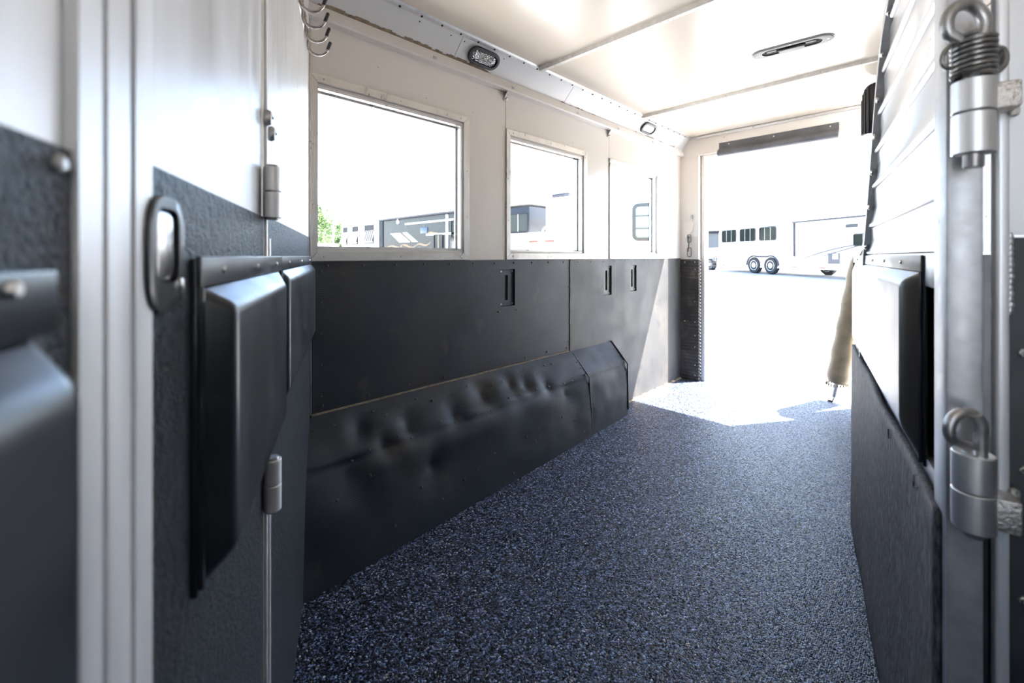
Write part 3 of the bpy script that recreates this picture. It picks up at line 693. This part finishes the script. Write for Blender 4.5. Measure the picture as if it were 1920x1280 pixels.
# vinyl pads on the slanted wall
def pad_parts(par, t0, t1, zb, zt, fi0, fi1, off, sgn=1, m='vinyl', top=.028, nscrew=3, edge='blackvinyl', bev=.011, fb=.045, piping=True):
    """back board, flange and bulging cushion; x' along the wall, y'*sgn outwards"""
    B = lambda x0, x1, y0, y1, z0, z1, bv=0: MB().bx(x0, x1, min(y0 * sgn, y1 * sgn), max(y0 * sgn, y1 * sgn), z0, z1, bv)
    B(t0, t1, 0, .006, zb, zt - .002, .0015).build('back_board', edge, par)
    B(t0 - .001, t1 + .001, .005, .0095, zt - top, zt, .0015).build('flange', m, par)
    b = MB(); yb, yf = .006 * sgn, off * sgn
    P = [(t0 + .004, yb, zb + .004), (t1 - .004, yb, zb + .004), (t1 - .004, yb, zt - top), (t0 + .004, yb, zt - top),
         (t0 + fi0, yf, zb + fb), (t1 - fi1, yf, zb + fb), (t1 - fi1, yf, zt - top - .018), (t0 + fi0, yf, zt - top - .018)]
    b.hull8(P, bev, 4); 
    o = b.build('cushion', m, par, 60)
    pts = []
    for k in range(15): pts.append((t1 - .004 + .002 * math.sin(k * 1.1), .008 * sgn, zb + .006 + (zt - top - zb - .006) * k / 14))
    if piping: MB().tube(pts, .003, 6).build('piping', edge, par)
    pts = [(t0 + .004, .008 * sgn, p[2]) for p in pts]
    if piping: MB().tube(pts, .003, 6).build('piping', edge, par)
    b = MB()
    for k in range(nscrew): b.screw((t0 + (t1 - t0) * (.14 + .72 * k / max(1, nscrew - 1)), .0095 * sgn, zt - top * .5), (0, sgn, 0), .004, .003, 10)
    stuff(b.build('screw', 'steel', par))
def wall_pad(label, t0, t1, zb, zt, **k):
    tc = (t0 + t1) / 2
    r = thing('wall_pad', label, 'pad', SW(tc, .004, zb), RZ, group='vinyl pads on the slanted front wall')
    pad_parts(r, t0 - tc, t1 - tc, 0, zt - zb, k.pop('fi0', .05), k.pop('fi1', .05), k.pop('off', .028), **k); return r
wall_pad('black vinyl bulging pad screwed to the access door, right of its latch', .845, 1.346, .798, 1.100, fi0=.14, fi1=.010, off=.035, fb=.032, bev=.009)
wall_pad('black vinyl pad at the inner corner, half hidden behind the door pad', .06, .838, .80, 1.100, fi0=.025, fi1=.010, off=.024, fb=.032, bev=.008)
p0 = wall_pad('blurred black vinyl pad nearest the camera, with a round silver screw on its flange', 1.551, 2.07, .70, 1.094, fi0=.022, fi1=.05, off=.030, nscrew=0, piping=False)
MB().lathe([(.0036, .009), (.0036, .0105), (.0026, .0120)], 16, (1.5795 - 1.8105, 0, 1.0872 - .70), 'Y').build('round_screw', 'steel', p0)

# ================================================================== DIVIDER
dv = thing('stall_divider', 'stall divider with white aluminium slats above a dusty, glare-toned pad and grey rubber mat', 'divider', (PD[0], PD[1], 0), RD)
CUR = [(.25, .70), (.30, .88), (.34, 1.0), (.391, 1.109), (.491, 1.232), (.585, 1.365), (.70, 1.53), (.765, 1.60), (.84, 1.655), (.93, 1.69), (1.05, 1.71), (1.37, 1.72)]
def cur_t(z):
    for (a, za), (c, zc) in zip(CUR, CUR[1:]):
        if za <= z <= zc: return a + (c - a) * (z - za) / (zc - za)
    return CUR[-1][0] if z > CUR[-1][1] else CUR[0][0]
MB().bx(1.345, 1.411, -.010, .026, .01, 2.10, .003).build('end_post', 'tube', dv)
b = MB(); b.tube([(t + .004, -.002, z) for t, z in CUR], .017, 4); b.build('edge_frame', 'channel', dv, 20)
b = MB(); b.tube([(t - .012, -.008, z + .004) for t, z in CUR], .0045, 6); b.build('edge_bead', 'alu', dv)
ZS = [1.105, 1.187, 1.298, 1.390, 1.480, 1.570, 1.650, 1.712]
for z0, z1 in zip(ZS, ZS[1:]):
    h = z1 - z0; prof = [(-.002, 0), (-.007, .03), (-.008, .09), (-.004, .13), (.001, .34), (.003, .55), (.001, .8), (-.001, .985), (.008, .985), (.010, .4), (.008, 0)]
    b = MB(); A = [b.bm.verts.new((max(cur_t(z0 + h * f), cur_t(min(z0 + h * .98, 1.709))) * .35 + cur_t(z0 + h * f) * .65, y, z0 + h * f)) for y, f in prof]; B = [b.bm.verts.new((1.346, y, z0 + h * f)) for y, f in prof]
    n = len(prof)
    for k in range(n): b.bm.faces.new([A[k], A[(k + 1) % n], B[(k + 1) % n], B[k]])
    b.bm.faces.new(A[::-1]); b.bm.faces.new(B); b.build('slat', 'slat', dv, 40)
b = MB()
for z in (1.13, 1.25, 1.345, 1.435, 1.52, 1.61, 1.67): b.screw((cur_t(z) + .020, -.008, z), (0, -1, 0), .010, .006, 10)
stuff(b.build('rivet', 'steel', dv))
MB().bx(.30, 1.346, -.004, .016, 1.050, 1.104, .002).build('top_rail', 'alu', dv)
MB().bx(.02, 1.346, -.002, .016, .715, .765, .002).build('bottom_rail', 'alu', dv)
MB().bx(.05, 1.28, .012, .018, .76, 1.055).build('back_board', 'blackrubber', dv)  # black board put in to draw the dark gap behind the pad
MB().bx(1.322, 1.347, -.003, .012, .90, .925, .001).build('tab', 'alu', dv)
MB().bx(1.322, 1.347, -.003, .012, 1.0, 1.02, .001).build('tab', 'alu', dv)
b = MB(); nx, nz = 60, 24; Gf = []
for i in range(nx + 1):
    row = []
    for j in range(nz + 1):
        t = -.005 + 1.397 * i / nx; z = .012 + .73 * j / nz
        row.append(b.bm.verts.new((t, -.006 - .006 * noise.noise(Vector((t * 3, z * 3, 5))) - .012 * max(0, .4 - t) * (1 - j / nz), z)))
    Gf.append(row)
for i in range(nx):
    for j in range(nz): b.bm.faces.new([Gf[i][j], Gf[i + 1][j], Gf[i + 1][j + 1], Gf[i][j + 1]])
o = b.build('rubber_mat', 'dmat', dv); md = o.modifiers.new('thick', 'SOLIDIFY'); md.thickness = .010; md.offset = -1
for t, z in ((1.255, .715), (.98, .700)): MB().tube([(t, -.010, z), (t, -.0185, z + .001), (t, -.0185, z + .022), (t, -.010, z + .023)], .0015, 6).build('staple', 'steel', dv)
cu = bpy.data.objects.new('cushion_pad', None); COL.objects.link(cu); cu.parent = dv
pad_parts(cu, -.03, 1.248, .750, 1.102, .30, .012, .034, sgn=-1, m='glarevinyl', nscrew=5, fb=.062)
cu['label'] = 'dusty black vinyl pad, glare painted into its pale colour'

# ---------------------------------------------------------------- hinges and pins on the divider post
def gate_hinge(label, z0, z1, zm, up):
    r = thing('gate_hinge', label, 'hinge', (.024, .802, z0), RD, group='hinges on the divider post')
    h = z1 - z0; k = zm - z0
    for a, c, nm in ((0, k - .001, 'lower_sleeve'), (k + .001, h, 'upper_sleeve')):
        MB().lathe([(.0125, a), (.0195, a), (.0205, a + .001), (.0205, c - .001), (.0195, c), (.0125, c)], 32).build(nm, 'alu', r)
    # welded lugs: one sleeve to the divider post, the other to the wall tube
    MB().bx(-.034, -.015, -.012, .006, *( (.004, k - .004) if up else (k + .004, h - .004) ), .002).build('post_lug', 'alu', r)
    a, c = (k + .002, h - .006) if up else (.004, k - .004)
    MB().bx(-.030, .002, .016, .042, a, c, .003).build('wall_lug', 'weld', r)
    b = MB(); rs = random.Random(4)
    for j in range(9):
        z = a + (c - a) * j / 8; b.lathe([(.001, -.006), (.0045, -.004), (.0055, 0), (.0045, .004), (.001, .006)], 8, (-.030 + rs.uniform(-.001, .001), .043, z))
    stuff(b.build('weld_bead', 'weld', r)); return r
gate_hinge('upper round hinge sleeve on the divider post, under the coil spring', 1.229, 1.322, 1.281, True)
gate_hinge('lower round hinge sleeve on the divider post', .755, .851, .804, False)
sp = thing('spring_pin', 'looped steel pin with a dark coil spring in the upper hinge', 'pin', (.024, .802, 1.212), RD)
MB().lathe([(.009, 0), (.010, .002), (.010, .15), (.009, .152)], 20).build('pin_shank', 'dullsteel', sp)
# screen right is about world (.706,.708): in this frame that is (-.56,.83)
rt = Vector((-.56, .83, 0))
def loop(b, z, w, h, r, base=.0):
    pts = [rt * (.010 - .001) + Vector((0, 0, z - .03))]
    for k in range(19):
        a = -.15 * math.pi + 1.30 * math.pi * k / 18; pts.append(rt * (-.010 + w * math.cos(a)) + Vector((0, 0, z + h * math.sin(a))))
    pts.append(rt * (-.004) + Vector((0, 0, z - h * 1.05))); b.tube(pts, r, 12); return b
b = MB(); loop(b, .181, .024, .026, .0072); b.build('pin_loop', 'dullsteel', sp)
b = MB(); pts = []
for k in range(8 * 16 + 1):
    a = 2 * math.pi * k / 16; pts.append((.0195 * math.cos(a), .0195 * math.sin(a), .114 + .051 * k / 128))
b.tube(pts, .0028, 8); b.build('spring', 'springsteel', sp)
def hook_end(c, r, nm):
    b = MB(); b.tube([rt * x + Vector((0, 0, z)) for x, z in c], r, 8); b.build(nm, 'springsteel', sp)
hook_end(curve((-.015, .163), (-.032, .155), (-.046, .146), (-.042, .126), (-.036, .123), (-.026, .127), n=18), .0028, 'spring_end')
hook_end(curve((.016, .118), (.034, .120), (.044, .130), (.044, .152), (.034, .156), (.022, .146), n=18), .0046, 'spring_end')
hp = thing('hinge_pin', 'plain looped steel pin dropped into the lower hinge', 'pin', (.024, .802, .745), RD)
MB().lathe([(.009, 0), (.010, .002), (.010, .11), (.009, .112)], 20).build('pin_shank', 'dullsteel', hp)
b = MB(); loop(b, .135, .021, .022, .0066); b.build('pin_loop', 'dullsteel', hp)
MB().tube([rt * .006 + Vector((.012, 0, .10)), rt * .006 + Vector((.012, 0, .145)), rt * .0 + Vector((.010, 0, .156))], .006, 10).build('pin_tail', 'dullsteel', hp)

# ================================================================== RIGHT SIDE
wt = thing('wall_right', 'cream tack room wall with black mat below, seen behind the divider post', 'wall', kind='structure')
A, Bq = Vector((-.29, 3.50, 0)), Vector((.62, 1.76, 0)); dr = (Bq - A).normalized(); nn = Vector((dr.y, -dr.x, 0)) ; 
if nn.y > 0: nn = -nn
def wall_seg(z0, z1, off, m, nm, par, a=A, c=Bq, th=.03):
    b = MB(); b.prism([a + nn * off + Vector((0, 0, z0)), c + nn * off + Vector((0, 0, z0)), c + nn * (off - th) + Vector((0, 0, z0)), a + nn * (off - th) + Vector((0, 0, z0))], (0, 0, z1 - z0)); return b.build(nm, m, par)
wall_seg(1.115, ZC, 0, 'tube', 'skin_panel', wt); wall_seg(0, 1.112, .004, 'blackrubber', 'rubber_mat', wt); wall_seg(1.106, 1.118, .008, 'alu', 'cap_strip', wt, th=.02)
wall_seg(ZC - .035, ZC - .005, .010, 'alu', 'top_strip', wt, th=.02)
b = MB(); rs = random.Random(9)
for k in range(26):
    p = A + (Bq - A) * rs.uniform(.3, .62) + nn * .001 + Vector((0, 0, rs.uniform(1.13, 1.5))); b.screw(p, nn, .004, .001, 6)
stuff(b.build('rivet', 'dullsteel', wt))
MB().bx(.62, .66, -.75, 1.82, 1.10, ZC + .02).build('side_panel', 'skin', wt); MB().bx(.615, .66, -.75, 1.82, 0, 1.10).build('side_mat', 'mat', wt)
er = Vector((.95, .31, 0)).normalized(); nr = Vector((er.y, -er.x, 0))
sp2 = thing('trim_7', 'aluminium corner tube and panel at the right edge with black mat and screws', 'trim', (.050, .845, 0), math.atan2(er.y, er.x), kind='structure')
MB().bx(-.0065, .0065, -.006, .012, 0, ZC, .004, 3).build('corner_tube', 'postalu', sp2)
MB().bx(.006, .60, .004, .020, 1.128, ZC).build('upper_panel', 'front', sp2)
MB().bx(.0075, .60, .002, .020, 0, 1.124, .001).build('rubber_mat', 'blackrubber', sp2)
b = MB(); rs = random.Random(8)
for k in range(14): b.lathe([(.001, -.006), (.003, -.003), (.0035, 0), (.003, .003), (.001, .006)], 8, (.0072 + rs.uniform(-.0004, .0006), -.002, 1.03 + k * .0073))
stuff(b.build('weld_bead', 'alu', sp2))
MB().bx(-.030, .004, .016, .026, 0, .735).build('kick_strip', 'blackrubber', sp2)
for z in (.976, .826, .660):
    MB().lathe([(.0058, .002), (.0058, -.0005), (.0045, -.002), (.002, -.002), (.0015, 0)], 16, (.0265 - .005, 0, z), 'Y').build('screw', 'steel', sp2)

# ================================================================== OUTSIDE
def gz(x, y): return -.45 + .0207 * min(60, math.hypot(x, y))
b = MB(); rings = []
rad = [0, 2, 4, 6, 8, 11, 15, 20, 26, 34, 45, 60, 90, 140]
c0 = b.bm.verts.new((0, 0, -.45))
for r_ in rad[1:]:
    rings.append([b.bm.verts.new((r_ * math.cos(a), r_ * math.sin(a), gz(r_, 0) + .02 * noise.noise(Vector((r_ * math.cos(a) * .3, r_ * math.sin(a) * .3, 0))))) for a in [2 * math.pi * k / 72 for k in range(72)]])
for k in range(72): b.bm.faces.new([c0, rings[0][k], rings[0][(k + 1) % 72]])
for a, c in zip(rings, rings[1:]):
    for k in range(72): b.bm.faces.new([a[k], c[k], c[(k + 1) % 72], a[(k + 1) % 72]])
tag(b.build('ground', 'gravel'), 'pale sunlit gravel lot outside the trailer', 'ground', kind='structure')

def rrect(x0, x1, z0, z1, r, n=5):
    P = []
    for cx, cz, a0 in ((x1 - r, z1 - r, 0), (x0 + r, z1 - r, 90), (x0 + r, z0 + r, 180), (x1 - r, z0 + r, 270)):
        for k in range(n + 1): a = R(a0 + 90 * k / n); P.append((cx + r * math.cos(a), cz + r * math.sin(a)))
    return P
def ext_window(par, x0, x1, z0, z1, y=0, r=.08, bars=1, frame='navy', fw=.035, pane='darkglass'):
    """a framed window on a side whose outward direction is -y'"""
    f = MB(); Q = rrect(x0 + fw, x1 - fw, z0 + fw, z1 - fw, max(.02, r - fw)); holed(f, rrect(x0, x1, z0, z1, r), Q, y, y - .03); w_ = f.build('window', frame, par)
    g = MB(); g.prism([(x, y - .008, z) for x, z in Q], (0, .006, 0)); g.build('pane', pane, w_)
    for k in range(bars):
        x = x0 + (x1 - x0) * (k + 1) / (bars + 1); MB().bx(x - .012, x + .012, y - .02, y - .006, z0 + fw, z1 - fw).build('mullion', 'gframe', w_)
    return w_
def wheel(par, x, z, r, y=-.02):
    t = MB(); t.lathe([(r * .6, y), (r * .93, y - .01), (r, y + .05), (r, y + .20), (r * .93, y + .25), (r * .6, y + .25)], 36, (x, 0, z), 'Y'); tw = t.build('wheel', 'tyre', par)
    t = MB(); t.lathe([(r * .60, y + .05), (r * .60, y - .004), (r * .54, y + .002), (r * .40, y + .02), (r * .30, y - .01), (r * .16, y - .03), (r * .1, y - .03)], 32, (x, 0, z), 'Y'); t.build('rim', 'rim', tw)
    t = MB()
    for k in range(16):
        a = 2 * math.pi * k / 16; t.lathe([(.022, y + .012), (.022, y - .003)], 8, (x + r * .46 * math.cos(a), 0, z + r * .46 * math.sin(a)), 'Y')
    stuff(t.build('vent_hole', 'dark', tw))
def ribbon(par, nm, pts, hw, m, y=-.004):
    P = [Vector((x, y, z)) for x, z in pts]; b = MB(); L_, R_ = [], []
    for i, p in enumerate(P):
        d = (P[min(i + 1, len(P) - 1)] - P[max(0, i - 1)]).normalized(); n_ = Vector((-d.z, 0, d.x)); k = hw * (.3 + .7 * math.sin(math.pi * (i + .5) / len(P)))
        L_.append(p + n_ * k); R_.append(p - n_ * k)
    v = [b.bm.verts.new(p) for p in L_]; u = [b.bm.verts.new(p) for p in R_]
    v2 = [b.bm.verts.new(p + Vector((0, .004, 0))) for p in L_]; u2 = [b.bm.verts.new(p + Vector((0, .004, 0))) for p in R_]
    for i in range(len(P) - 1):
        b.bm.faces.new([v[i], v[i + 1], u[i + 1], u[i]]); b.bm.faces.new([v2[i], u2[i], u2[i + 1], v2[i + 1]])
        b.bm.faces.new([v[i], v2[i], v2[i + 1], v[i + 1]]); b.bm.faces.new([u[i], u[i + 1], u2[i + 1], u2[i]])
    return b.build(nm, m, par)
# the white gooseneck trailer seen through the rear door; x' to the right, outward is -y'
ht = thing('horse_trailer', 'white horse trailer with three windows and tandem wheels seen through the rear door', 'trailer', (-7.19, 26.78, .125), math.atan2(-.565, .825))
b = MB(); prof = [(-3.72, .38), (-3.72, 2.5), (-3.5, 2.62), (-1.2, 2.68), (.6, 2.72), (1.6, 2.66), (9.0, 2.66), (9.0, .38)]
b.prism([(x, 0, z) for x, z in prof], (0, 2.3, 0)); b.build('body', 'white', ht, 20)
for x0, x1 in ((-3.42, -2.10), (-1.80, -.52), (-.25, .98)): ext_window(ht, x0, x1, 1.80 + .02, 2.58, -.005, .12, 2, 'awning')
for x in (-.63, .60): wheel(ht, x, .46, .46, -.06)
b = MB(); arc = [(-.63 + .55 * math.cos(a), .46 + .53 * math.sin(a)) for a in [math.pi - math.pi * .62 * k / 10 for k in range(11)]] + [(.60 + .55 * math.cos(a), .46 + .53 * math.sin(a)) for a in [math.pi * .62 - math.pi * .62 * k / 10 for k in range(11)]]
b.tube([(x, -.05, z) for x, z in arc], .04, 6); b.build('fender', 'awning', ht)
wheel(ht, 2.05, .44, .46, 2.0)
MB().bx(2.12, 6.6, -.16, -.02, 2.63, 2.72, .02).build('awning', 'awning', ht); MB().bx(2.12, 2.20, -.08, -.01, .95, 2.65, .01).build('awning_arm', 'awning', ht)
b = MB(); b.lathe([(.10, -.03), (.10, 0)], 20, (2.95, 0, 2.40), 'Y'); b.build('vent', 'gframe', ht)
MB().bx(4.9, 5.45, -.02, 0, 2.23, 2.38).build('light', 'awning', ht)
ext_window(ht, 5.25, 6.15, 1.40, 1.95, -.005, .10, 1, 'awning')
MB().bx(4.02, 4.62, -.02, 0, .62, 1.12, .01).build('hatch', 'greyline', ht); MB().bx(4.28, 4.54, -.03, -.02, .84, 1.08).build('hatch_label', 'white', ht)
ribbon(ht, 'stripe', curve((2.1, .62), (3.6, 1.25), (5.0, 1.45), (6.6, 1.60)), .035, 'greyline'); ribbon(ht, 'stripe', curve((3.2, .85), (4.4, 1.15), (5.4, 1.40), (6.6, 1.70)), .03, 'greyline')
ribbon(ht, 'stripe', curve((-3.2, 2.60), (-1.5, 2.70), (-.2, 2.68), (2.0, 2.50)), .02, 'greyline')
for x in (-3.4, 1.95, 3.55, 5.0): MB().bx(x, x + .32, -.012, 0, .40, .45).build('reflector', 'red', ht)
MB().bx(-3.72, 9, -.02, 0, .34, .39).build('lower_rail', 'white', ht)

# far shed and flatbed at the left of the doorway
sh = thing('shed', 'grey metal shed far behind the white trailer, left of the doorway', 'building', (-20.5, 50, .55), R(20))
MB().bx(-7, 5, 0, 6, -.6, 3.1).build('shed_wall', 'shed', sh); MB().bx(-7.2, 5.2, -.4, 6.4, 3.1, 3.4).build('shed_roof', 'navy', sh)
fbd = thing('flatbed_trailer', 'low flatbed trailer with one dark wheel beside the white horse trailer', 'trailer', (-10.98, 29.4, .15), math.atan2(-.565, .825))
MB().bx(-2.2, .6, 0, 2, .62, .74).build('deck', 'white', fbd); wheel(fbd, -.02, .40, .40, -.05)
for z in (.30, .52): MB().bx(-.9, .72, -.10, -.06, z, z + .05).build('rail', 'awning', fbd)
for x in (.45, .70): MB().bx(x, x + .05, -.10, -.06, .2, .85).build('upright', 'awning', fbd)
MB().bx(-2.4, .8, .3, 1.9, .74, 1.5, .2, 3).build('load', 'white', fbd)

# charcoal living-quarters trailer through the first two windows; x' = +X, outward is -Y
dt = thing('charcoal_trailer', 'long charcoal trailer with awning and white stall section behind the first window', 'trailer', (-16.7, 9.0, -.08))
MB().bx(-4.15, -.25, 0, 2.4, .45, 2.98, .12, 3).build('stall_body', 'white', dt)
MB().bx(-.25, 5.9, 0, 2.4, .45, 2.70).build('body', 'charcoal', dt)
MB().bx(5.9, 8.36, 0, 2.4, 1.80, 2.60, .04).build('nose', 'charcoal', dt)
MB().bx(-.3, 8.4, -.05, 2.45, 2.68, 2.92, .05).build('roof', 'white', dt)
MB().bx(-.30, .02, -.03, .02, .45, 2.76).build('corner_trim', 'navy', dt)
MB().bx(-.1, 5.6, -.22, -.03, 2.70, 2.84, .03).build('awning', 'white', dt); MB().bx(-.1, 5.6, -.18, -.03, 2.65, 2.70).build('awning_rail', 'awning', dt)
for x0, x1 in ((-3.95, -3.22), (-2.95, -2.12), (-1.72, -.62)):
    f = MB(); holed(f, rrect(x0, x1, 1.66, 2.62, .03), rrect(x0 + .07, x1 - .07, 1.72, 2.55, .02), 0, -.05); wd = f.build('drop_window', 'white', dt)
    MB().bx(x0 + .07, x1 - .07, -.012, -.004, 1.72, 2.55).build('opening', 'dark', wd)
    for k in range(6):
        x = x0 + .1 + (x1 - x0 - .2) * k / 5; MB().tube([(x + .06, -.06, 2.30), (x - .04, -.16, 1.80)], .02, 5).build('bar', 'white', wd)
    MB().bx(x0 + .02, x1 - .02, -.18, -.14, 1.76, 1.82).build('drop_rail', 'white', wd)
    MB().bx(x0 + .03, x0 + .40, -.02, 0, 1.15, 1.60).build('lower_window', 'darkglass', wd)
b = MB(); b.lathe([(.09, -.03), (.09, 0)], 18, (1.22, 0, 2.55), 'Y'); b.build('vent', 'white', dt)
MB().bx(1.75, 5.2, -.01, 0, 2.40, 2.46).build('stripe', 'white', dt)
for x in (.62, 1.02, 1.55):
    b = MB(); b.poly([(x, -.008, 2.10), (x + .34, -.008, 2.10), (x + 1.10, -.008, 1.72), (x + .72, -.008, 1.72), (x, 0, 2.10), (x + .34, 0, 2.10), (x + 1.10, 0, 1.72), (x + .72, 0, 1.72)], [(0, 3, 2, 1), (4, 5, 6, 7), (0, 1, 5, 4), (1, 2, 6, 5), (2, 3, 7, 6), (3, 0, 4, 7)]); b.build('flash', 'white', dt)
MB().bx(2.85, 3.30, -.03, 0, 2.02, 2.24, .01).build('screen', 'blue', dt)
for q in (((.3, 1.52), (.9, 1.75), (1.2, 1.35), (1.6, 1.62)), ((1.3, 1.5), (1.7, 1.85), (2.2, 1.3), (2.5, 1.6)), ((2.5, 1.55), (2.8, 1.8), (3.1, 1.4), (3.5, 1.7)), ((3.2, 2.0), (3.5, 2.1), (3.7, 1.95), (3.9, 2.02))): ribbon(dt, 'scroll', curve(*q), .035, 'gold')
ext_window(dt, 3.72, 4.25, 1.42, 1.95, -.004, .05, 1, 'navy', .03); MB().bx(3.2, 4.9, -.012, 0, 1.93, 1.99).build('stripe', 'white', dt)
MB().bx(4.45, 4.55, -.04, 0, .5, 2.62).build('door_edge', 'white', dt); ext_window(dt, 4.75, 5.15, 1.80, 2.40, -.004, .06, 0, 'navy', .03)
MB().bx(4.75, 5.6, -.05, 0, 1.25, 1.75, .08, 3).build('cover', 'beige', dt)
ext_window(dt, 7.55, 8.32, 1.86, 2.42, -.004, .08, 1, 'navy', .03)
for x in (2.2, 4.3): MB().bx(x, x + .5, .8, 1.5, 2.92, 3.05, .03).build('roof_vent', 'awning', dt)
for x in (-2.6, -1.7): wheel(dt, x, .40, .40, -.03)
MB().bx(6.6, 6.8, .9, 1.1, -.02, 1.8).build('landing_leg', 'awning', dt)

# white flat trailer with orange reflectors, second window
st = thing('stock_trailer', 'low white trailer side with orange reflectors outside the middle window', 'trailer', (-6.9, 8.2, -.25))
MB().bx(-2.6, .9, 0, 2.0, .55, 1.86, .04).build('body', 'white', st)
MB().bx(-2.6, .9, -.03, .0, 1.90 - .02, 1.95, .01).build('top_rail', 'white', st)
for x in (-.70, -.16): MB().bx(x, x + .29, -.015, 0, 1.70, 1.745).build('reflector', 'red', st)
for x in (.15, .78):
    b = MB(); b.tube([(x + .32 * math.cos(a), -.1, 1.93 + .17 * math.sin(a)) for a in [math.pi * k / 12 for k in range(13)]], [.03] * 13, 6); b.build('fender', 'gframe', st)
MB().bx(-.7, .3, .6, 1.2, 1.86, 2.9, .1, 3).build('tank', 'white', st)
MB().bx(-.55, .05, .7, 1.1, 2.9, 3.0, .04).build('tank_lid', 'awning', st)
for x in (-2.0, -1.1): wheel(st, x, .42, .40, -.03)

# white trailer close to the rear window
nt_ = thing('parked_trailer', 'white trailer with a barred black window close outside the rearmost window', 'trailer', (-4.161, 6.078, -.32), math.atan2(.342, .94))
MB().bx(-.40, 1.32, 0, 2.2, .45, 2.95, .06, 3).build('body', 'white', nt_)
wq = ext_window(nt_, .63, 1.28, 1.66, 2.26, -.005, .10, 0, 'navy', .05, 'reflectglass')
for z in (1.86, 2.06): MB().bx(.68, 1.23, -.03, -.012, z - .006, z + .006).build('bar', 'navy', wq)
MB().bx(.26, .29, -.04, 0, 1.55, 1.66, .005).build('handle', 'gframe', nt_); MB().bx(.26, .34, -.04, 0, 1.64, 1.66, .005).build('handle', 'gframe', nt_)
MB().bx(.35, .42, -.05, 0, 2.74, 2.77, .005).build('marker_light', 'gframe', nt_); MB().bx(.40, .47, -.03, 0, 2.58, 2.68, .01).build('marker_light', 'white', nt_)
wheel(nt_, .2, .40, .38, -.03)

# small vehicles and mast far left
vt = thing('parked_truck', 'small white truck parked by the trees at the far left of the first window', 'truck', (-30, 10.6, .2), R(8))
b = MB(); b.prism([(-2.4, 0, .45), (-2.4, 0, 1.15), (-1.2, 0, 1.2), (-.7, 0, 1.75), (.8, 0, 1.75), (1.1, 0, 1.15), (2.4, 0, 1.1), (2.4, 0, .45)], (0, 1.8, 0)); b.build('body', 'white', vt, 20)
MB().bx(-.6, .75, -.02, 0, 1.25, 1.65).build('side_window', 'darkglass', vt)
for x in (-1.5, 1.5): wheel(vt, x, .36, .36, -.02)
pl = thing('light_mast', 'thin pale light mast far behind the trailers', 'mast', (-44, 18.2, .45))
MB().tube([(0, 0, 0), (0, 0, 7.4)], [.09, .05], 8).build('pole', 'white', pl); MB().bx(-.3, .3, -.1, .1, 7.35, 7.5).build('lamp_head', 'white', pl)

# trees
def tree_kind(seed, h, r, m):
    rs = random.Random(seed); tr = MB(); tr.tube([(0, 0, 0), (.1, 0, h * .3), (.05, .1, h * .6)], [.22, .16, .08], 8)
    bl = MB(); lobes = [(Vector((rs.gauss(0, r * .45), rs.gauss(0, r * .45), h * rs.uniform(.30, .85))), r * rs.uniform(.35, .6)) for _ in range(16)]
    for c, q in lobes:
        for _ in range(330):
            d = Vector((rs.gauss(0, 1), rs.gauss(0, 1), rs.gauss(0, 1))).normalized(); p = c + d * q * rs.uniform(.75, 1.08); s = rs.uniform(.10, .24)
            n_ = (d + Vector((rs.gauss(0, .6), rs.gauss(0, .6), rs.gauss(0, .6)))).normalized(); a = n_.orthogonal().normalized(); a.rotate(Matrix.Rotation(rs.uniform(0, 6.28), 3, n_)); e = n_.cross(a)
            v = [bl.bm.verts.new(p + a * s), bl.bm.verts.new(p + e * s * .5 + n_ * s * .15), bl.bm.verts.new(p - a * s), bl.bm.verts.new(p - e * s * .5 + n_ * s * .15)]; bl.bm.faces.new(v)
    return tr, bl
protos = []
for k, (h, r, m) in enumerate(((6.0, 2.6, 'leaf'), (7.0, 3.0, 'leaf'), (5.4, 2.4, 'leaf2'))):
    tr, bl = tree_kind(20 + k, h, r, m)
    o = thing('tree', 'tree', 'tree', group='trees around the lot'); tr.build('trunk', 'bark', o); stuff(bl.build('foliage', m, o, 0)); protos.append(o)
spots = [(-40, 12.5, 0, .9, 'bright green tree at the far left behind the first window'),
         (-50, 18.5, 1, .85, 'rounded green tree just right of the leftmost tree'),
         (-56, 24.5, 0, .80, 'low green tree showing above the white stall section'),
         (-19.0, 21.0, 1, .55, 'pale green tree behind the nose of the charcoal trailer'),
         (-15.6, 20.0, 0, .50, 'small green tree over the tank in the middle window'),
         (-20.5, 27.5, 2, .80, 'dark green tree by the fenders in the middle window')]
used = set()
for x, y, k, s, lb in spots:
    o = protos[k] if k not in used else copy_tree(protos[k]); used.add(k)
    o.location = (x, y, gz(x, y) - .05); o.rotation_euler = (0, 0, x * 1.7); o.scale = (s, s, s); o['label'] = lb
